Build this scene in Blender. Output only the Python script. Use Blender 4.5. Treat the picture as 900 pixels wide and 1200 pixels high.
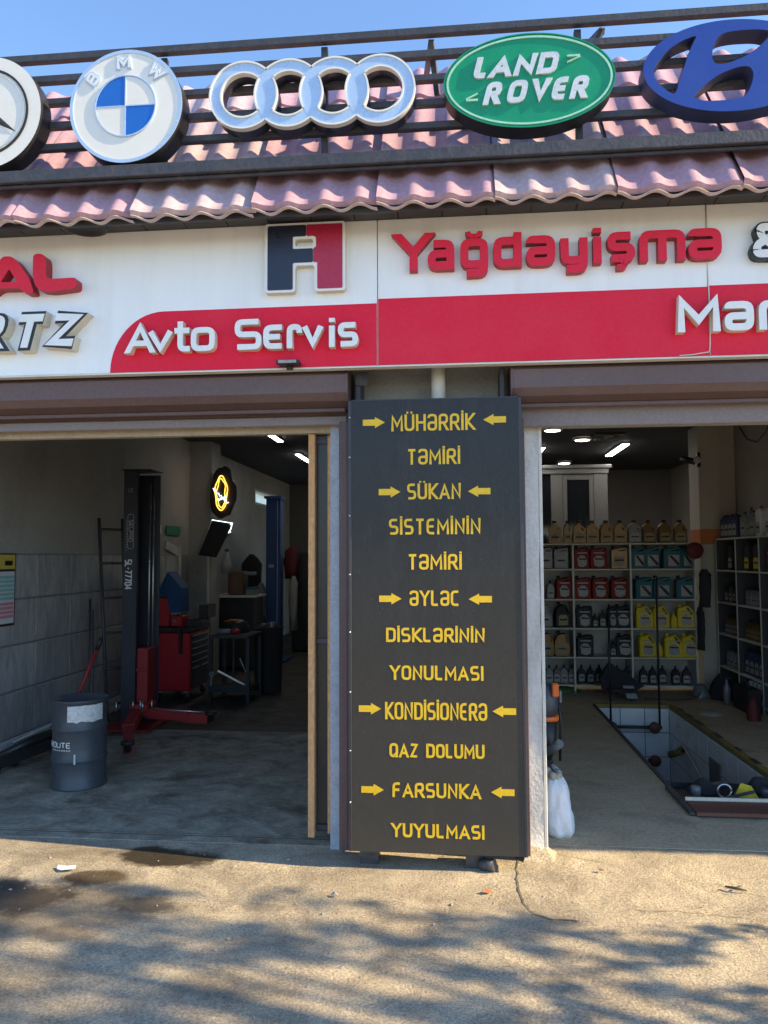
import bpy, bmesh, math, random
from mathutils import Vector, Matrix
from mathutils.geometry import tessellate_polygon
random.seed(7)
S = bpy.context.scene
for o in list(bpy.data.objects): bpy.data.objects.remove(o)
PI = math.pi; R = math.radians

# ------------------------------------------------------------ camera
yaw, pitch, roll = R(5.54), R(3.41), R(-.254)
f = Vector((-math.sin(yaw)*math.cos(pitch), math.cos(yaw)*math.cos(pitch), math.sin(pitch)))
r0 = Vector((math.cos(yaw), math.sin(yaw), 0)); u0 = r0.cross(f)
rr = math.cos(roll)*r0 + math.sin(roll)*u0; uu = -math.sin(roll)*r0 + math.cos(roll)*u0
cam = bpy.data.cameras.new('camera'); camo = bpy.data.objects.new('camera', cam); S.collection.objects.link(camo)
camo.matrix_world = Matrix(((rr.x, uu.x, -f.x, 0), (rr.y, uu.y, -f.y, -4.43), (rr.z, uu.z, -f.z, 1.65), (0, 0, 0, 1)))
cam.sensor_fit = 'VERTICAL'; cam.sensor_height = 36; cam.lens = 36*901/1200
cam.clip_start = .05; cam.clip_end = 2000
S.camera = camo
# ------------------------------------------------------------ world and sun
SUN = Vector((1.65, -.21, 1.0)).normalized()
w = bpy.data.worlds.new('World'); S.world = w; w.use_nodes = True
nt = w.node_tree; bg = nt.nodes['Background']
sky = nt.nodes.new('ShaderNodeTexSky'); sky.sky_type = 'NISHITA'; sky.sun_disc = False
sky.sun_elevation = math.asin(SUN.z); sky.sun_rotation = math.atan2(SUN.x, SUN.y)
sky.air_density = 1.0; sky.dust_density = 0; sky.ozone_density = 4.2
nt.links.new(sky.outputs[0], bg.inputs[0]); bg.inputs[1].default_value = .125
sl = bpy.data.lights.new('sun', 'SUN'); sl.energy = 3.6; sl.angle = R(.53); sl.color = (1, .79, .47)
so = bpy.data.objects.new('sun', sl); S.collection.objects.link(so)
so.rotation_euler = SUN.to_track_quat('Z', 'Y').to_euler()
S.view_settings.view_transform = 'Standard'; S.view_settings.look = 'None'
S.view_settings.exposure = 1.5; S.view_settings.gamma = 1
S.render.engine = 'CYCLES'
S.cycles.max_bounces = 8; S.cycles.diffuse_bounces = 5

# ------------------------------------------------------------ materials
def _ramp(nt, fac, stops):
    n = nt.nodes.new('ShaderNodeValToRGB'); nt.links.new(fac, n.inputs[0])
    e = n.color_ramp.elements
    while len(e) < len(stops): e.new(.5)
    for k, (p, c) in enumerate(stops):
        e[k].position = p; e[k].color = (*c, 1) if len(c) == 3 else c
    return n.outputs[0]
def _noise(nt, co, scale, detail=6, rough=.6, vec=None, dist=0):
    n = nt.nodes.new('ShaderNodeTexNoise'); n.inputs['Scale'].default_value = scale
    n.inputs['Detail'].default_value = detail; n.inputs['Roughness'].default_value = rough; n.inputs['Distortion'].default_value = dist
    if vec:
        m = nt.nodes.new('ShaderNodeMapping'); m.inputs['Scale'].default_value = vec
        nt.links.new(co, m.inputs[0]); co = m.outputs[0]
    nt.links.new(co, n.inputs['Vector']); return n.outputs[0]
def _mix(nt, fac, a, b, mode='MIX'):
    n = nt.nodes.new('ShaderNodeMix'); n.data_type = 'RGBA'; n.blend_type = mode
    for s, v in ((n.inputs[0], fac), (n.inputs[6], a), (n.inputs[7], b)):
        if hasattr(v, 'links'): nt.links.new(v, s)
        elif isinstance(v, (int, float)): s.default_value = v
        else: s.default_value = (*v, 1)
    return n.outputs[2]
def _math(nt, op, a, b=None, c=None):
    n = nt.nodes.new('ShaderNodeMath'); n.operation = op
    for k, v in enumerate((a, b, c)):
        if v is None: continue
        if hasattr(v, 'links'): nt.links.new(v, n.inputs[k])
        else: n.inputs[k].default_value = v
    return n.outputs[0]
def world_pos(nt):
    return nt.nodes.new('ShaderNodeNewGeometry').outputs['Position']
def mat(name, col, rough=.6, metal=0, var=.25, scale=6, bump=.1, bscale=60, dirt=0, dirtcol=(.08, .07, .06), stretch=None, spec=None, coat=0, fine=.1):
    m = bpy.data.materials.new(name); m.use_nodes = True; nt = m.node_tree; b = nt.nodes['Principled BSDF']
    co = world_pos(nt)
    n1 = _noise(nt, co, scale, vec=stretch); n2 = _noise(nt, co, bscale, 3)
    c = _mix(nt, n1, tuple(x*(1-var) for x in col), tuple(min(1, x*(1+var)) for x in col))
    if fine: c = _mix(nt, fine, c, _ramp(nt, n2, [(.35, (0, 0, 0)), (.65, (1, 1, 1))]), 'OVERLAY')
    if dirt:
        d = _ramp(nt, _noise(nt, co, scale*.7, 8, .7, vec=stretch), [(.48, (0, 0, 0)), (.75, (1, 1, 1))])
        c = _mix(nt, _math(nt, 'MULTIPLY', d, dirt), c, dirtcol)
    nt.links.new(c, b.inputs['Base Color'])
    rr_ = _math(nt, 'MULTIPLY_ADD', n1, .25, rough-.12); nt.links.new(rr_, b.inputs['Roughness'])
    b.inputs['Metallic'].default_value = metal
    if spec is not None: b.inputs['Specular IOR Level'].default_value = spec
    if coat: b.inputs['Coat Weight'].default_value = coat; b.inputs['Coat Roughness'].default_value = .1
    if bump:
        bn = nt.nodes.new('ShaderNodeBump'); bn.inputs['Strength'].default_value = bump; bn.inputs['Distance'].default_value = .01
        nt.links.new(n2, bn.inputs['Height']); nt.links.new(bn.outputs[0], b.inputs['Normal'])
    return m
def emit(name, col, st):
    m = bpy.data.materials.new(name); m.use_nodes = True; b = m.node_tree.nodes['Principled BSDF']
    b.inputs['Base Color'].default_value = (*col, 1); b.inputs['Emission Color'].default_value = (*col, 1); b.inputs['Emission Strength'].default_value = st
    return m
def glass(name, col=(.9, .95, .95), rough=.03, alpha=.25):
    m = bpy.data.materials.new(name); m.use_nodes = True; nt = m.node_tree
    b = nt.nodes['Principled BSDF']; b.inputs['Base Color'].default_value = (*col, 1); b.inputs['Roughness'].default_value = rough
    t = nt.nodes.new('ShaderNodeBsdfTransparent'); mx = nt.nodes.new('ShaderNodeMixShader'); mx.inputs[0].default_value = alpha
    nt.links.new(t.outputs[0], mx.inputs[1]); nt.links.new(b.outputs[0], mx.inputs[2]); nt.links.new(mx.outputs[0], nt.nodes['Material Output'].inputs[0])
    return m

def ground_material():
    m = bpy.data.materials.new('yard_concrete'); m.use_nodes = True; nt = m.node_tree; b = nt.nodes['Principled BSDF']
    co = world_pos(nt)
    big = _noise(nt, co, .9, 5); mid = _noise(nt, co, 7, 8, .7); fine = _noise(nt, co, 90, 4, .7); grit = _noise(nt, co, 260, 2)
    sep = nt.nodes.new('ShaderNodeSeparateXYZ'); nt.links.new(co, sep.inputs[0])
    c = _mix(nt, mid, (.33, .273, .192), (.57, .475, .345))
    # the left half is greyer and darker; the right half warmer and paler
    side = _math(nt, 'ADD', _math(nt, 'MULTIPLY', sep.outputs[0], -.45), _math(nt, 'MULTIPLY_ADD', big, 1.4, -.75))
    sidec = _ramp(nt, side, [(.1, (0, 0, 0)), (1.0, (1, 1, 1))])
    c = _mix(nt, _math(nt, 'MULTIPLY', sidec, .7), c, _mix(nt, mid, (.21, .18, .14), (.42, .365, .275)))
    c = _mix(nt, .62, c, _ramp(nt, fine, [(.3, (.1, .1, .1)), (.7, (.9, .9, .9))]), 'OVERLAY')
    patch = _ramp(nt, _noise(nt, co, 2.3, 7, .7, dist=.8), [(.36, (.22, .22, .22)), (.5, (.5, .5, .5)), (.64, (.80, .79, .76))]); c = _mix(nt, .55, c, patch, 'OVERLAY')
    spk = _ramp(nt, grit, [(.30, (1, 1, 1)), (.36, (0, 0, 0))]); c = _mix(nt, _math(nt, 'MULTIPLY', spk, .45), c, (.07, .065, .06))
    spk2 = _ramp(nt, grit, [(.68, (0, 0, 0)), (.73, (1, 1, 1))]); c = _mix(nt, _math(nt, 'MULTIPLY', spk2, .4), c, (.6, .57, .5))
    vor = nt.nodes.new('ShaderNodeTexVoronoi'); vor.inputs['Scale'].default_value = 75; nt.links.new(co, vor.inputs['Vector'])
    peb = _ramp(nt, vor.outputs['Distance'], [(.16, (1, 1, 1)), (.24, (0, 0, 0))])
    c = _mix(nt, _math(nt, 'MULTIPLY', _math(nt, 'MULTIPLY', peb, _ramp(nt, mid, [(.45, (0, 0, 0)), (.6, (1, 1, 1))])), .35), c, (.12, .11, .1))
    warp = _math(nt, 'MULTIPLY_ADD', _noise(nt, co, 4.5, 8, .65), 1.1, -.55)
    rgh = .85; wet = None
    for (x, y, rx, ry, amt, col) in ((-2.05, -.85, .75, .36, .5, (.10, .082, .062)), (-2.25, -.75, .42, .24, .85, (.04, .032, .026)), (-1.95, -.22, .5, .12, .35, (.16, .12, .07)), (-.95, -.75, .12, .05, .4, (.08, .075, .07)), (-1.66, -.20, .36, .15, .95, (.035, .026, .016)), (-1.88, -.5, .24, .1, .85, (.07, .045, .02)),
                                     (-1.55, -.78, .2, .1, .7, (.05, .045, .04)), (-1.78, -1.08, .18, .1, .5, (.07, .06, .055)), (-1.0, -1.45, .3, .12, .3, (.08, .07, .06)), (.6, -1.1, .2, .08, .25, (.1, .09, .07))):
        dx = _math(nt, 'DIVIDE', _math(nt, 'SUBTRACT', sep.outputs[0], x), rx); dy = _math(nt, 'DIVIDE', _math(nt, 'SUBTRACT', sep.outputs[1], y), ry)
        d = _math(nt, 'SQRT', _math(nt, 'ADD', _math(nt, 'MULTIPLY', dx, dx), _math(nt, 'MULTIPLY', dy, dy)))
        d = _math(nt, 'ADD', d, _math(nt, 'MULTIPLY', warp, 1.6))
        k = _ramp(nt, d, [(.65, (1, 1, 1)), (1.0, (0, 0, 0))])
        k = _math(nt, 'MULTIPLY', k, amt); c = _mix(nt, k, c, col)
        wet = k if wet is None else _math(nt, 'MAXIMUM', wet, k)
    nt.links.new(c, b.inputs['Base Color'])
    nt.links.new(_math(nt, 'MULTIPLY_ADD', wet, -.45, .88), b.inputs['Roughness'])
    hb = _math(nt, 'ADD', _math(nt, 'MULTIPLY', mid, 1.2), _math(nt, 'ADD', _math(nt, 'MULTIPLY', fine, .5), _math(nt, 'MULTIPLY', grit, .18)))
    bn = nt.nodes.new('ShaderNodeBump'); bn.inputs['Strength'].default_value = 1; bn.inputs['Distance'].default_value = .016
    nt.links.new(hb, bn.inputs['Height']); nt.links.new(bn.outputs[0], b.inputs['Normal'])
    return m
def floor_material(name, a, bcol, stain, rough=.5, stretch=(1, 2.4, 1)):
    m = bpy.data.materials.new(name); m.use_nodes = True; nt = m.node_tree; b = nt.nodes['Principled BSDF']
    co = world_pos(nt)
    mid = _noise(nt, co, 3.2, 9, .7, vec=stretch, dist=.6); fine = _noise(nt, co, 40, 5, .7)
    c = _mix(nt, _ramp(nt, mid, [(.32, (0, 0, 0)), (.68, (1, 1, 1))]), a, bcol)
    st = _ramp(nt, _noise(nt, co, 1.7, 6, .6, vec=stretch), [(.55, (0, 0, 0)), (.66, (1, 1, 1))])
    c = _mix(nt, _math(nt, 'MULTIPLY', st, .75), c, stain)
    c = _mix(nt, .35, c, _ramp(nt, fine, [(.3, (.15, .15, .15)), (.7, (.85, .85, .85))]), 'OVERLAY')
    b.inputs['Specular IOR Level'].default_value = .25
    nt.links.new(c, b.inputs['Base Color']); nt.links.new(_math(nt, 'MULTIPLY_ADD', st, -.2, rough), b.inputs['Roughness'])
    bn = nt.nodes.new('ShaderNodeBump'); bn.inputs['Strength'].default_value = .35; bn.inputs['Distance'].default_value = .01
    nt.links.new(_math(nt, 'ADD', mid, _math(nt, 'MULTIPLY', fine, .3)), bn.inputs['Height']); nt.links.new(bn.outputs[0], b.inputs['Normal'])
    return m
def tile_material(name, a, bcol):
    m = bpy.data.materials.new(name); m.use_nodes = True; nt = m.node_tree; b = nt.nodes['Principled BSDF']
    co = world_pos(nt)
    oi = nt.nodes.new('ShaderNodeObjectInfo')
    n = _noise(nt, co, 3.5, 8, .65, vec=(1, 2.6, .7), dist=1.2)
    c = _mix(nt, _ramp(nt, n, [(.35, (0, 0, 0)), (.62, (1, 1, 1))]), a, bcol)
    c = _mix(nt, _math(nt, 'MULTIPLY', oi.outputs['Random'], .35), c, tuple(x*.6 for x in a))
    vein = _ramp(nt, _noise(nt, co, 5, 5, .6, vec=(1, 2, .6), dist=2), [(.49, (0, 0, 0)), (.5, (1, 1, 1)), (.52, (0, 0, 0))])
    c = _mix(nt, _math(nt, 'MULTIPLY', vein, .35), c, (.5, .49, .47))
    nt.links.new(c, b.inputs['Base Color']); b.inputs['Roughness'].default_value = .35
    return m

def board_material():
    m = bpy.data.materials.new('black_sign_panel'); m.use_nodes = True; nt = m.node_tree; b = nt.nodes['Principled BSDF']; co = world_pos(nt)
    n1 = _noise(nt, co, 2.2, 7, .65, dist=1.2); n2 = _noise(nt, co, 5, 9, .75, vec=(1, 1, .25)); n3 = _noise(nt, co, 120, 3)
    sc = _ramp(nt, _noise(nt, co, 7, 4, .5, vec=(6, 1, 1), dist=3), [(.495, (0, 0, 0)), (.50, (1, 1, 1)), (.505, (0, 0, 0))])
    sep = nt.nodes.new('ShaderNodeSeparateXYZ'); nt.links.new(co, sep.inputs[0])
    low_pale = _ramp(nt, _math(nt, 'ADD', _math(nt, 'MULTIPLY', sep.outputs[2], .42), _math(nt, 'MULTIPLY', n2, .55)), [(.20, (1, 1, 1)), (1.0, (0, 0, 0))])   # paler towards the bottom, broken up by noise
    c = _mix(nt, n1, (.011, .011, .013), (.022, .022, .024))
    c = _mix(nt, _math(nt, 'MULTIPLY', low_pale, .85), c, (.070, .062, .05))
    b.inputs['Specular IOR Level'].default_value = .36
    c = _mix(nt, _math(nt, 'MULTIPLY', _ramp(nt, n2, [(.5, (0, 0, 0)), (.7, (1, 1, 1))]), .5), c, (.06, .056, .05))
    c = _mix(nt, _math(nt, 'MULTIPLY', sc, .25), c, (.2, .19, .18))
    c = _mix(nt, _math(nt, 'MULTIPLY', _ramp(nt, n3, [(.70, (0, 0, 0)), (.74, (1, 1, 1))]), .5), c, (.25, .24, .22))
    nt.links.new(c, b.inputs['Base Color']); nt.links.new(_math(nt, 'MULTIPLY_ADD', n2, .3, .18), b.inputs['Roughness'])
    bn = nt.nodes.new('ShaderNodeBump'); bn.inputs['Strength'].default_value = .12; bn.inputs['Distance'].default_value = .02
    nt.links.new(n1, bn.inputs['Height']); nt.links.new(bn.outputs[0], b.inputs['Normal']); return m
M = {}
M['ground'] = ground_material()
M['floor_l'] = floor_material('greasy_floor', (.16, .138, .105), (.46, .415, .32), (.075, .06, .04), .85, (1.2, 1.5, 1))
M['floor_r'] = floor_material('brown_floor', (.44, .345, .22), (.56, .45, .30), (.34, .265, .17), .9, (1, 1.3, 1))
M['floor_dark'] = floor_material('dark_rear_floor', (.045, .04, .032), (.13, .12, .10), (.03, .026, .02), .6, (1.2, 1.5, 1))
M['walltile'] = tile_material('grey_stone_tile', (.26, .265, .27), (.46, .46, .45))
M['grout'] = mat('grout', (.22, .22, .21), .9)
M['plaster_grey'] = mat('grey_green_plaster', (.36, .355, .33), .85, var=.12, scale=2, dirt=.3)
M['plaster_cream'] = mat('cream_plaster', (.50, .46, .39), .85, var=.1, scale=2, dirt=.35, dirtcol=(.3, .27, .23))
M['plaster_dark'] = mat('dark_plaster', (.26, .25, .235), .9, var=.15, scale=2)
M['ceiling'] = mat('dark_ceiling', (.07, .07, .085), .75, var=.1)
M['orange'] = mat('orange_paint', (.50, .16, .055), .7)
M['concrete'] = mat('painted_pier', (.64, .63, .60), .85, var=.2, scale=9, bump=.5, bscale=45, dirt=.45, dirtcol=(.30, .27, .22), stretch=(1, 1, .4))
M['lintel'] = mat('grey_render', (.36, .36, .34), .9, var=.2, dirt=.3)
M['bluegrey'] = mat('blue_grey_post_paint', (.36, .41, .48), .6, var=.2, scale=14, dirt=.45, dirtcol=(.16, .15, .15), bump=.3)
M['wood'] = mat('raw_chipboard', (.66, .37, .17), .8, var=.5, scale=55, bump=.5, bscale=150, dirt=.3, dirtcol=(.25, .16, .09), stretch=(1, 1, .5))
M['beige'] = mat('beige_wood', (.42, .35, .26), .8, var=.2, scale=10, dirt=.3)
M['shutter'] = mat('brown_shutter_paint', (.115, .07, .068), .48, var=.12, scale=3, bump=.05, dirt=.25, dirtcol=(.2, .16, .15))
M['slat'] = mat('grey_brown_slat', (.20, .165, .165), .5, var=.15, scale=4, dirt=.3, dirtcol=(.3, .27, .25))
M['white'] = mat('white_sign_panel', (.85, .87, .87), .42, var=.05, scale=2.4, bump=.02, dirt=.28, dirtcol=(.60, .57, .50), stretch=(3, 1, .35), fine=.04)
M['whitelet'] = mat('white_acrylic', (.80, .81, .80), .32, var=.05, bump=.02, dirt=.15, dirtcol=(.5, .47, .4))
M['letside'] = mat('beige_letter_return', (.66, .61, .50), .6, var=.15, dirt=.3, dirtcol=(.4, .33, .22))
M['red'] = mat('red_vinyl', (.74, .012, .045), .5, spec=.25, var=.07, scale=1.2, bump=.02, dirt=.12, dirtcol=(.62, .2, .2))
M['redlet'] = mat('red_acrylic', (.72, .015, .045), .4, spec=.3, var=.08, bump=.02)
M['redside'] = mat('red_letter_return', (.36, .02, .035), .5, var=.1, bump=.02)
M['navy'] = mat('navy_acrylic', (.02, .026, .05), .3, var=.15, bump=.02)
M['maroon'] = mat('crimson_acrylic', (.42, .02, .06), .3, var=.1, bump=.02)
M['black'] = mat('black_plastic', (.018, .018, .02), .45, var=.3, bump=.05)
M['blackout'] = mat('letter_outline_black', (.012, .013, .016), .4, var=.1, bump=0)
M['steel'] = mat('painted_dark_steel', (.052, .054, .064), .5, .2, var=.35, scale=20, bump=.3, dirt=.5, dirtcol=(.13, .11, .10))
M['rim'] = mat('emblem_chrome_film', (.42, .58, .80), .28, .15, var=.08, scale=8, bump=.01, fine=.03, dirt=.2, dirtcol=(.25, .3, .36))  # blue of the sky reflected in the film, put into its base colour
M['pale'] = mat('emblem_white_face', (.74, .74, .70), .3, var=.04, bump=0, fine=.02, dirt=.1, dirtcol=(.5, .48, .42))
M['blue'] = mat('emblem_blue', (.012, .13, .52), .3, var=.06, bump=0, fine=.02)
M['oval_blue'] = mat('oval_deep_blue', (.018, .055, .30), .3, var=.06, bump=0, fine=.02)
M['oval_side'] = mat('oval_side_blue', (.03, .045, .12), .5, var=.15)
M['green'] = mat('emblem_green', (.004, .26, .125), .3, var=.1, scale=10, bump=.01, fine=.03)
M['palegreen'] = mat('pale_green_trim', (.35, .66, .52), .35, bump=.02)
M['silver'] = mat('silver_letter', (.62, .66, .66), .32, .2, var=.2, scale=40, bump=.05)
M['roof'] = mat('rose_metal_tile', (.44, .275, .34), .46, 0, var=.1, scale=3, bump=.06, bscale=40, dirt=.2, dirtcol=(.42, .31, .32))
M['roofold'] = mat('faded_metal_tile', (.50, .38, .42), .42, 0, var=.15, scale=5, bump=.08, bscale=40, dirt=.35, dirtcol=(.36, .28, .31))
M['drip'] = mat('pale_drip_edge', (.55, .46, .45), .45, var=.1)
M['soffit'] = mat('dark_soffit_panel', (.042, .040, .046), .5, var=.25, scale=5, bump=.05)
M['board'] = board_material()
M['boardedge'] = mat('board_frame', (.05, .05, .06), .4, .4, bump=.03)
M['yellow'] = mat('yellow_vinyl', (.80, .50, .015), .45, var=.1, bump=.02)
M['drum'] = mat('slate_blue_drum', (.062, .072, .088), .42, .1, var=.15, scale=10, bump=.05, dirt=.35, dirtcol=(.04, .04, .04))
M['label'] = mat('worn_white_label', (.62, .63, .62), .6, var=.2, scale=50, bump=.05, dirt=.6, dirtcol=(.12, .12, .12))
M['liftgrey'] = mat('lift_dark_paint', (.032, .036, .05), .4, .1, var=.2, bump=.05)
M['liftred'] = mat('lift_red_paint', (.30, .02, .02), .5, .1, var=.2, bump=.1, dirt=.4, dirtcol=(.06, .03, .03))
M['liftblue'] = mat('lift_blue_paint', (.02, .06, .19), .45, .1, var=.2, bump=.05)
M['chestred'] = mat('tool_chest_red', (.48, .018, .028), .35, .1, var=.1, bump=.03)
M['bluecloth'] = mat('blue_cover', (.012, .07, .20), .7, var=.2)
M['chrome'] = mat('bare_steel', (.55, .56, .58), .3, .9, var=.15)
M['pvc'] = mat('white_pipe', (.70, .68, .62), .5, var=.1, dirt=.4, dirtcol=(.35, .33, .3))
M['sack'] = mat('white_woven_sack', (.78, .81, .86), .7, var=.06, scale=20, bump=.6, bscale=170)
M['darkcloth'] = mat('dark_cloth', (.03, .03, .034), .95, var=.3, bump=.3)
M['brownwood'] = mat('red_brown_board', (.16, .06, .04), .55, var=.2, scale=8, stretch=(.3, 4, 4), dirt=.3)
M['pittile'] = mat('white_pit_tile', (.88, .88, .86), .3, var=.08, dirt=.25, dirtcol=(.4, .38, .33))
M['pitdark'] = mat('pit_floor', (.06, .055, .05), .8)
M['yellowpaint'] = mat('worn_yellow_paint', (.32, .23, .05), .7, var=.3, scale=12, dirt=.9, dirtcol=(.12, .10, .07))
M['shelf'] = mat('cream_shelf', (.56, .54, .49), .55, var=.06, bump=.02)
M['shelfback'] = mat('shelf_backing', (.40, .38, .34), .7, var=.06)
M['dark_back'] = mat('dark_shelf_backing', (.05, .05, .055), .7)
M['gold'] = mat('gold_jug', (.15, .085, .028), .34, .4, var=.25, scale=30)
M['jred'] = mat('dark_red_jug', (.20, .012, .012), .6, spec=.3, var=.15)
M['jteal'] = mat('teal_jug', (.025, .12, .16), .6, spec=.3, var=.15)
M['jyel'] = mat('yellow_jug', (.66, .50, .03), .6, spec=.3, var=.1)
M['jblk'] = mat('black_jug', (.025, .025, .027), .6, spec=.3, var=.2)
M['jgry'] = mat('silver_grey_jug', (.17, .18, .19), .4, .1, var=.2)
M['jnavy'] = mat('navy_jug', (.025, .04, .10), .6, spec=.3, var=.2)
M['jwht'] = mat('white_jug', (.65, .66, .66), .4, var=.1)
M['jlab'] = mat('printed_label', (.30, .30, .29), .5, var=.55, scale=38, bump=0)
M['jlabg'] = mat('gold_label', (.26, .20, .11), .5, var=.6, scale=60, bump=0)
M['jbrn'] = mat('brown_bottle', (.11, .055, .03), .4, var=.2)
M['trim_grey'] = mat('grey_door_frame', (.19, .185, .175), .5, var=.06)
M['darkglass'] = mat('dark_glass', (.015, .017, .02), .06, bump=0, var=.1)
M['thinglass'] = glass('side_pane', (.03, .033, .033), .25, .75)
M['lamp'] = emit('lamp_white', (1, .98, .95), 8)
M['lampw'] = emit('lamp_warm', (1, .93, .8), 5)
M['neony'] = emit('neon_yellow', (1, .50, .06), 1.3)
M['neonw'] = emit('neon_white', (.8, .95, 1), 1.0)
M['leaf'] = mat('leaf', (.06, .10, .025), .6, var=.4, scale=3, bump=0)
M['bark'] = mat('bark', (.10, .075, .055), .95, var=.3, bump=.8, bscale=25)
M['crack'] = mat('crack_dark', (.15, .12, .085), 1, bump=0)
M['paper'] = mat('poster_paper', (.60, .62, .62), .5, var=.05, bump=0)
M['cyan'] = mat('poster_cyan', (.22, .48, .48), .5, var=.1, bump=0)
M['pink'] = mat('poster_pink', (.60, .22, .28), .5, var=.1, bump=0)
M['yel2'] = mat('poster_yellow', (.58, .46, .08), .5, var=.1, bump=0)
M['platewhite'] = mat('plate_white', (.55, .56, .54), .5, bump=0)
M['plategreen'] = mat('plate_green', (.03, .24, .15), .5, bump=0)
M['orangepl'] = mat('orange_plastic', (.75, .16, .03), .4, bump=0)
M['greenhose'] = mat('green_hose', (.04, .10, .02), .6)
M['redbag'] = mat('red_cloth', (.10, .012, .014), .7)
M['rag'] = mat('grey_rag', (.34, .32, .28), .95, bump=.4)
M['asph'] = mat('asphalt', (.055, .055, .055), .9, var=.2, bump=.4)
M['lacewood'] = mat('wardrobe_black', (.02, .02, .022), .6)
def translucent(name, col):
    m = bpy.data.materials.new(name); m.use_nodes = True; nt = m.node_tree
    t = nt.nodes.new('ShaderNodeBsdfTranslucent'); t.inputs[0].default_value = (*col, 1); nt.links.new(t.outputs[0], nt.nodes['Material Output'].inputs[0])
    return m
M['frost'] = translucent('frosted_pane', (.95, .97, .9))

# ------------------------------------------------------------ mesh helpers
COL = S.collection
class MB:
    def __init__(s): s.v = []; s.f = []; s.sm = []; s.mi = []; s.cur = 0
    def face(s, idx, smooth=False): s.f.append(tuple(idx)); s.sm.append(smooth); s.mi.append(s.cur)
    def add(s, vs, fs, smooth=False):
        o = len(s.v); s.v += [tuple(v) for v in vs]
        for q in fs: s.face([o+i for i in q], smooth)
        return s
    def box(s, x0, x1, y0, y1, z0, z1, b=0):
        if b and min(abs(x1-x0), abs(y1-y0), abs(z1-z0)) > 2.2*b:
            bm = bmesh.new(); bmesh.ops.create_cube(bm, size=1)
            for v in bm.verts: v.co = ((x0+x1)/2+v.co.x*(x1-x0), (y0+y1)/2+v.co.y*(y1-y0), (z0+z1)/2+v.co.z*(z1-z0))
            bmesh.ops.bevel(bm, geom=bm.edges[:], offset=b, segments=1, affect='EDGES')
            bm.verts.index_update(); s.add([v.co[:] for v in bm.verts], [[v.index for v in q.verts] for q in bm.faces]); bm.free(); return s
        return s.add([(x0,y0,z0),(x1,y0,z0),(x1,y1,z0),(x0,y1,z0),(x0,y0,z1),(x1,y0,z1),(x1,y1,z1),(x0,y1,z1)],
                     [(0,3,2,1),(4,5,6,7),(0,1,5,4),(1,2,6,5),(2,3,7,6),(3,0,4,7)])
    def obox(s, c, ax, ay, az, hx, hy, hz):
        c, ax, ay, az = map(Vector, (c, ax, ay, az)); vs = []
        for k in (-1, 1):
            for (i, j) in ((-1,-1),(1,-1),(1,1),(-1,1)): vs.append(c+ax*hx*i+ay*hy*j+az*hz*k)
        return s.add(vs, [(0,3,2,1),(4,5,6,7),(0,1,5,4),(1,2,6,5),(2,3,7,6),(3,0,4,7)])
    def bar(s, p, q, w, h, up=(0, 0, 1)):
        p, q = Vector(p), Vector(q); d = (q-p); L = d.length; d.normalize()
        x = d.cross(Vector(up));
        if x.length < 1e-4: x = d.cross(Vector((0, 1, 0)))
        x.normalize(); y = x.cross(d)
        return s.obox((p+q)/2, x, y, d, w/2, h/2, L/2)
    def tube(s, pts, r, n=10, cap=True):
        pts = [Vector(p) for p in pts]; rs = r if isinstance(r, (list, tuple)) else [r]*len(pts)
        o = len(s.v); prev = None
        for i, p in enumerate(pts):
            d = (pts[min(i+1, len(pts)-1)]-pts[max(i-1, 0)]).normalized()
            if prev is None:
                x = d.orthogonal().normalized()
            else:
                x = (prev - d*prev.dot(d)).normalized()
            prev = x; y = d.cross(x)
            for k in range(n):
                a = 2*PI*k/n; s.v.append(tuple(p+(x*math.cos(a)+y*math.sin(a))*rs[i]))
        for i in range(len(pts)-1):
            for k in range(n):
                a = o+i*n+k; b_ = o+i*n+(k+1) % n; s.face((a, b_, b_+n, a+n), True)
        if cap:
            s.face([o+k for k in range(n)][::-1]); s.face([o+(len(pts)-1)*n+k for k in range(n)])
        return s
    def lathe(s, c, prof, n=32, axis='z', smooth=True):
        o = len(s.v); c = Vector(c)
        for (r_, h) in prof:
            for k in range(n):
                a = 2*PI*k/n; p = (r_*math.cos(a), r_*math.sin(a), h)
                if axis == 'y': p = (p[0], p[2], p[1])
                if axis == 'x': p = (p[2], p[0], p[1])
                s.v.append(tuple(c+Vector(p)))
        for i in range(len(prof)-1):
            for k in range(n):
                a = o+i*n+k; b_ = o+i*n+(k+1) % n; s.face((a, b_, b_+n, a+n), smooth)
        return s
    def shape(s, outer, holes, fr, d0, d1, back=False):
        """flat shape with holes extruded along the frame's normal; fr(u, v, d) -> xyz"""
        loops = [outer]+list(holes); flat = [p for L in loops for p in L]
        tris = tessellate_polygon([[Vector((p[0], p[1], 0)) for p in L] for L in loops])
        o = len(s.v); s.v += [tuple(fr(p[0], p[1], d1)) for p in flat]
        for t in tris: s.face([o+i for i in t])
        if back:
            o2 = len(s.v); s.v += [tuple(fr(p[0], p[1], d0)) for p in flat]
            for t in tris: s.face([o2+i for i in t][::-1])
        for L in loops: s.wall(L, fr, d0, d1, True)
        return s
    def wall(s, L, fr, d0, d1, closed=True, smooth=False):
        n = len(L); o = len(s.v)
        for p in L: s.v.append(tuple(fr(p[0], p[1], d0))); s.v.append(tuple(fr(p[0], p[1], d1)))
        for i in range(n if closed else n-1):
            j = (i+1) % n; s.face((o+2*i, o+2*j, o+2*j+1, o+2*i+1), smooth)
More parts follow.
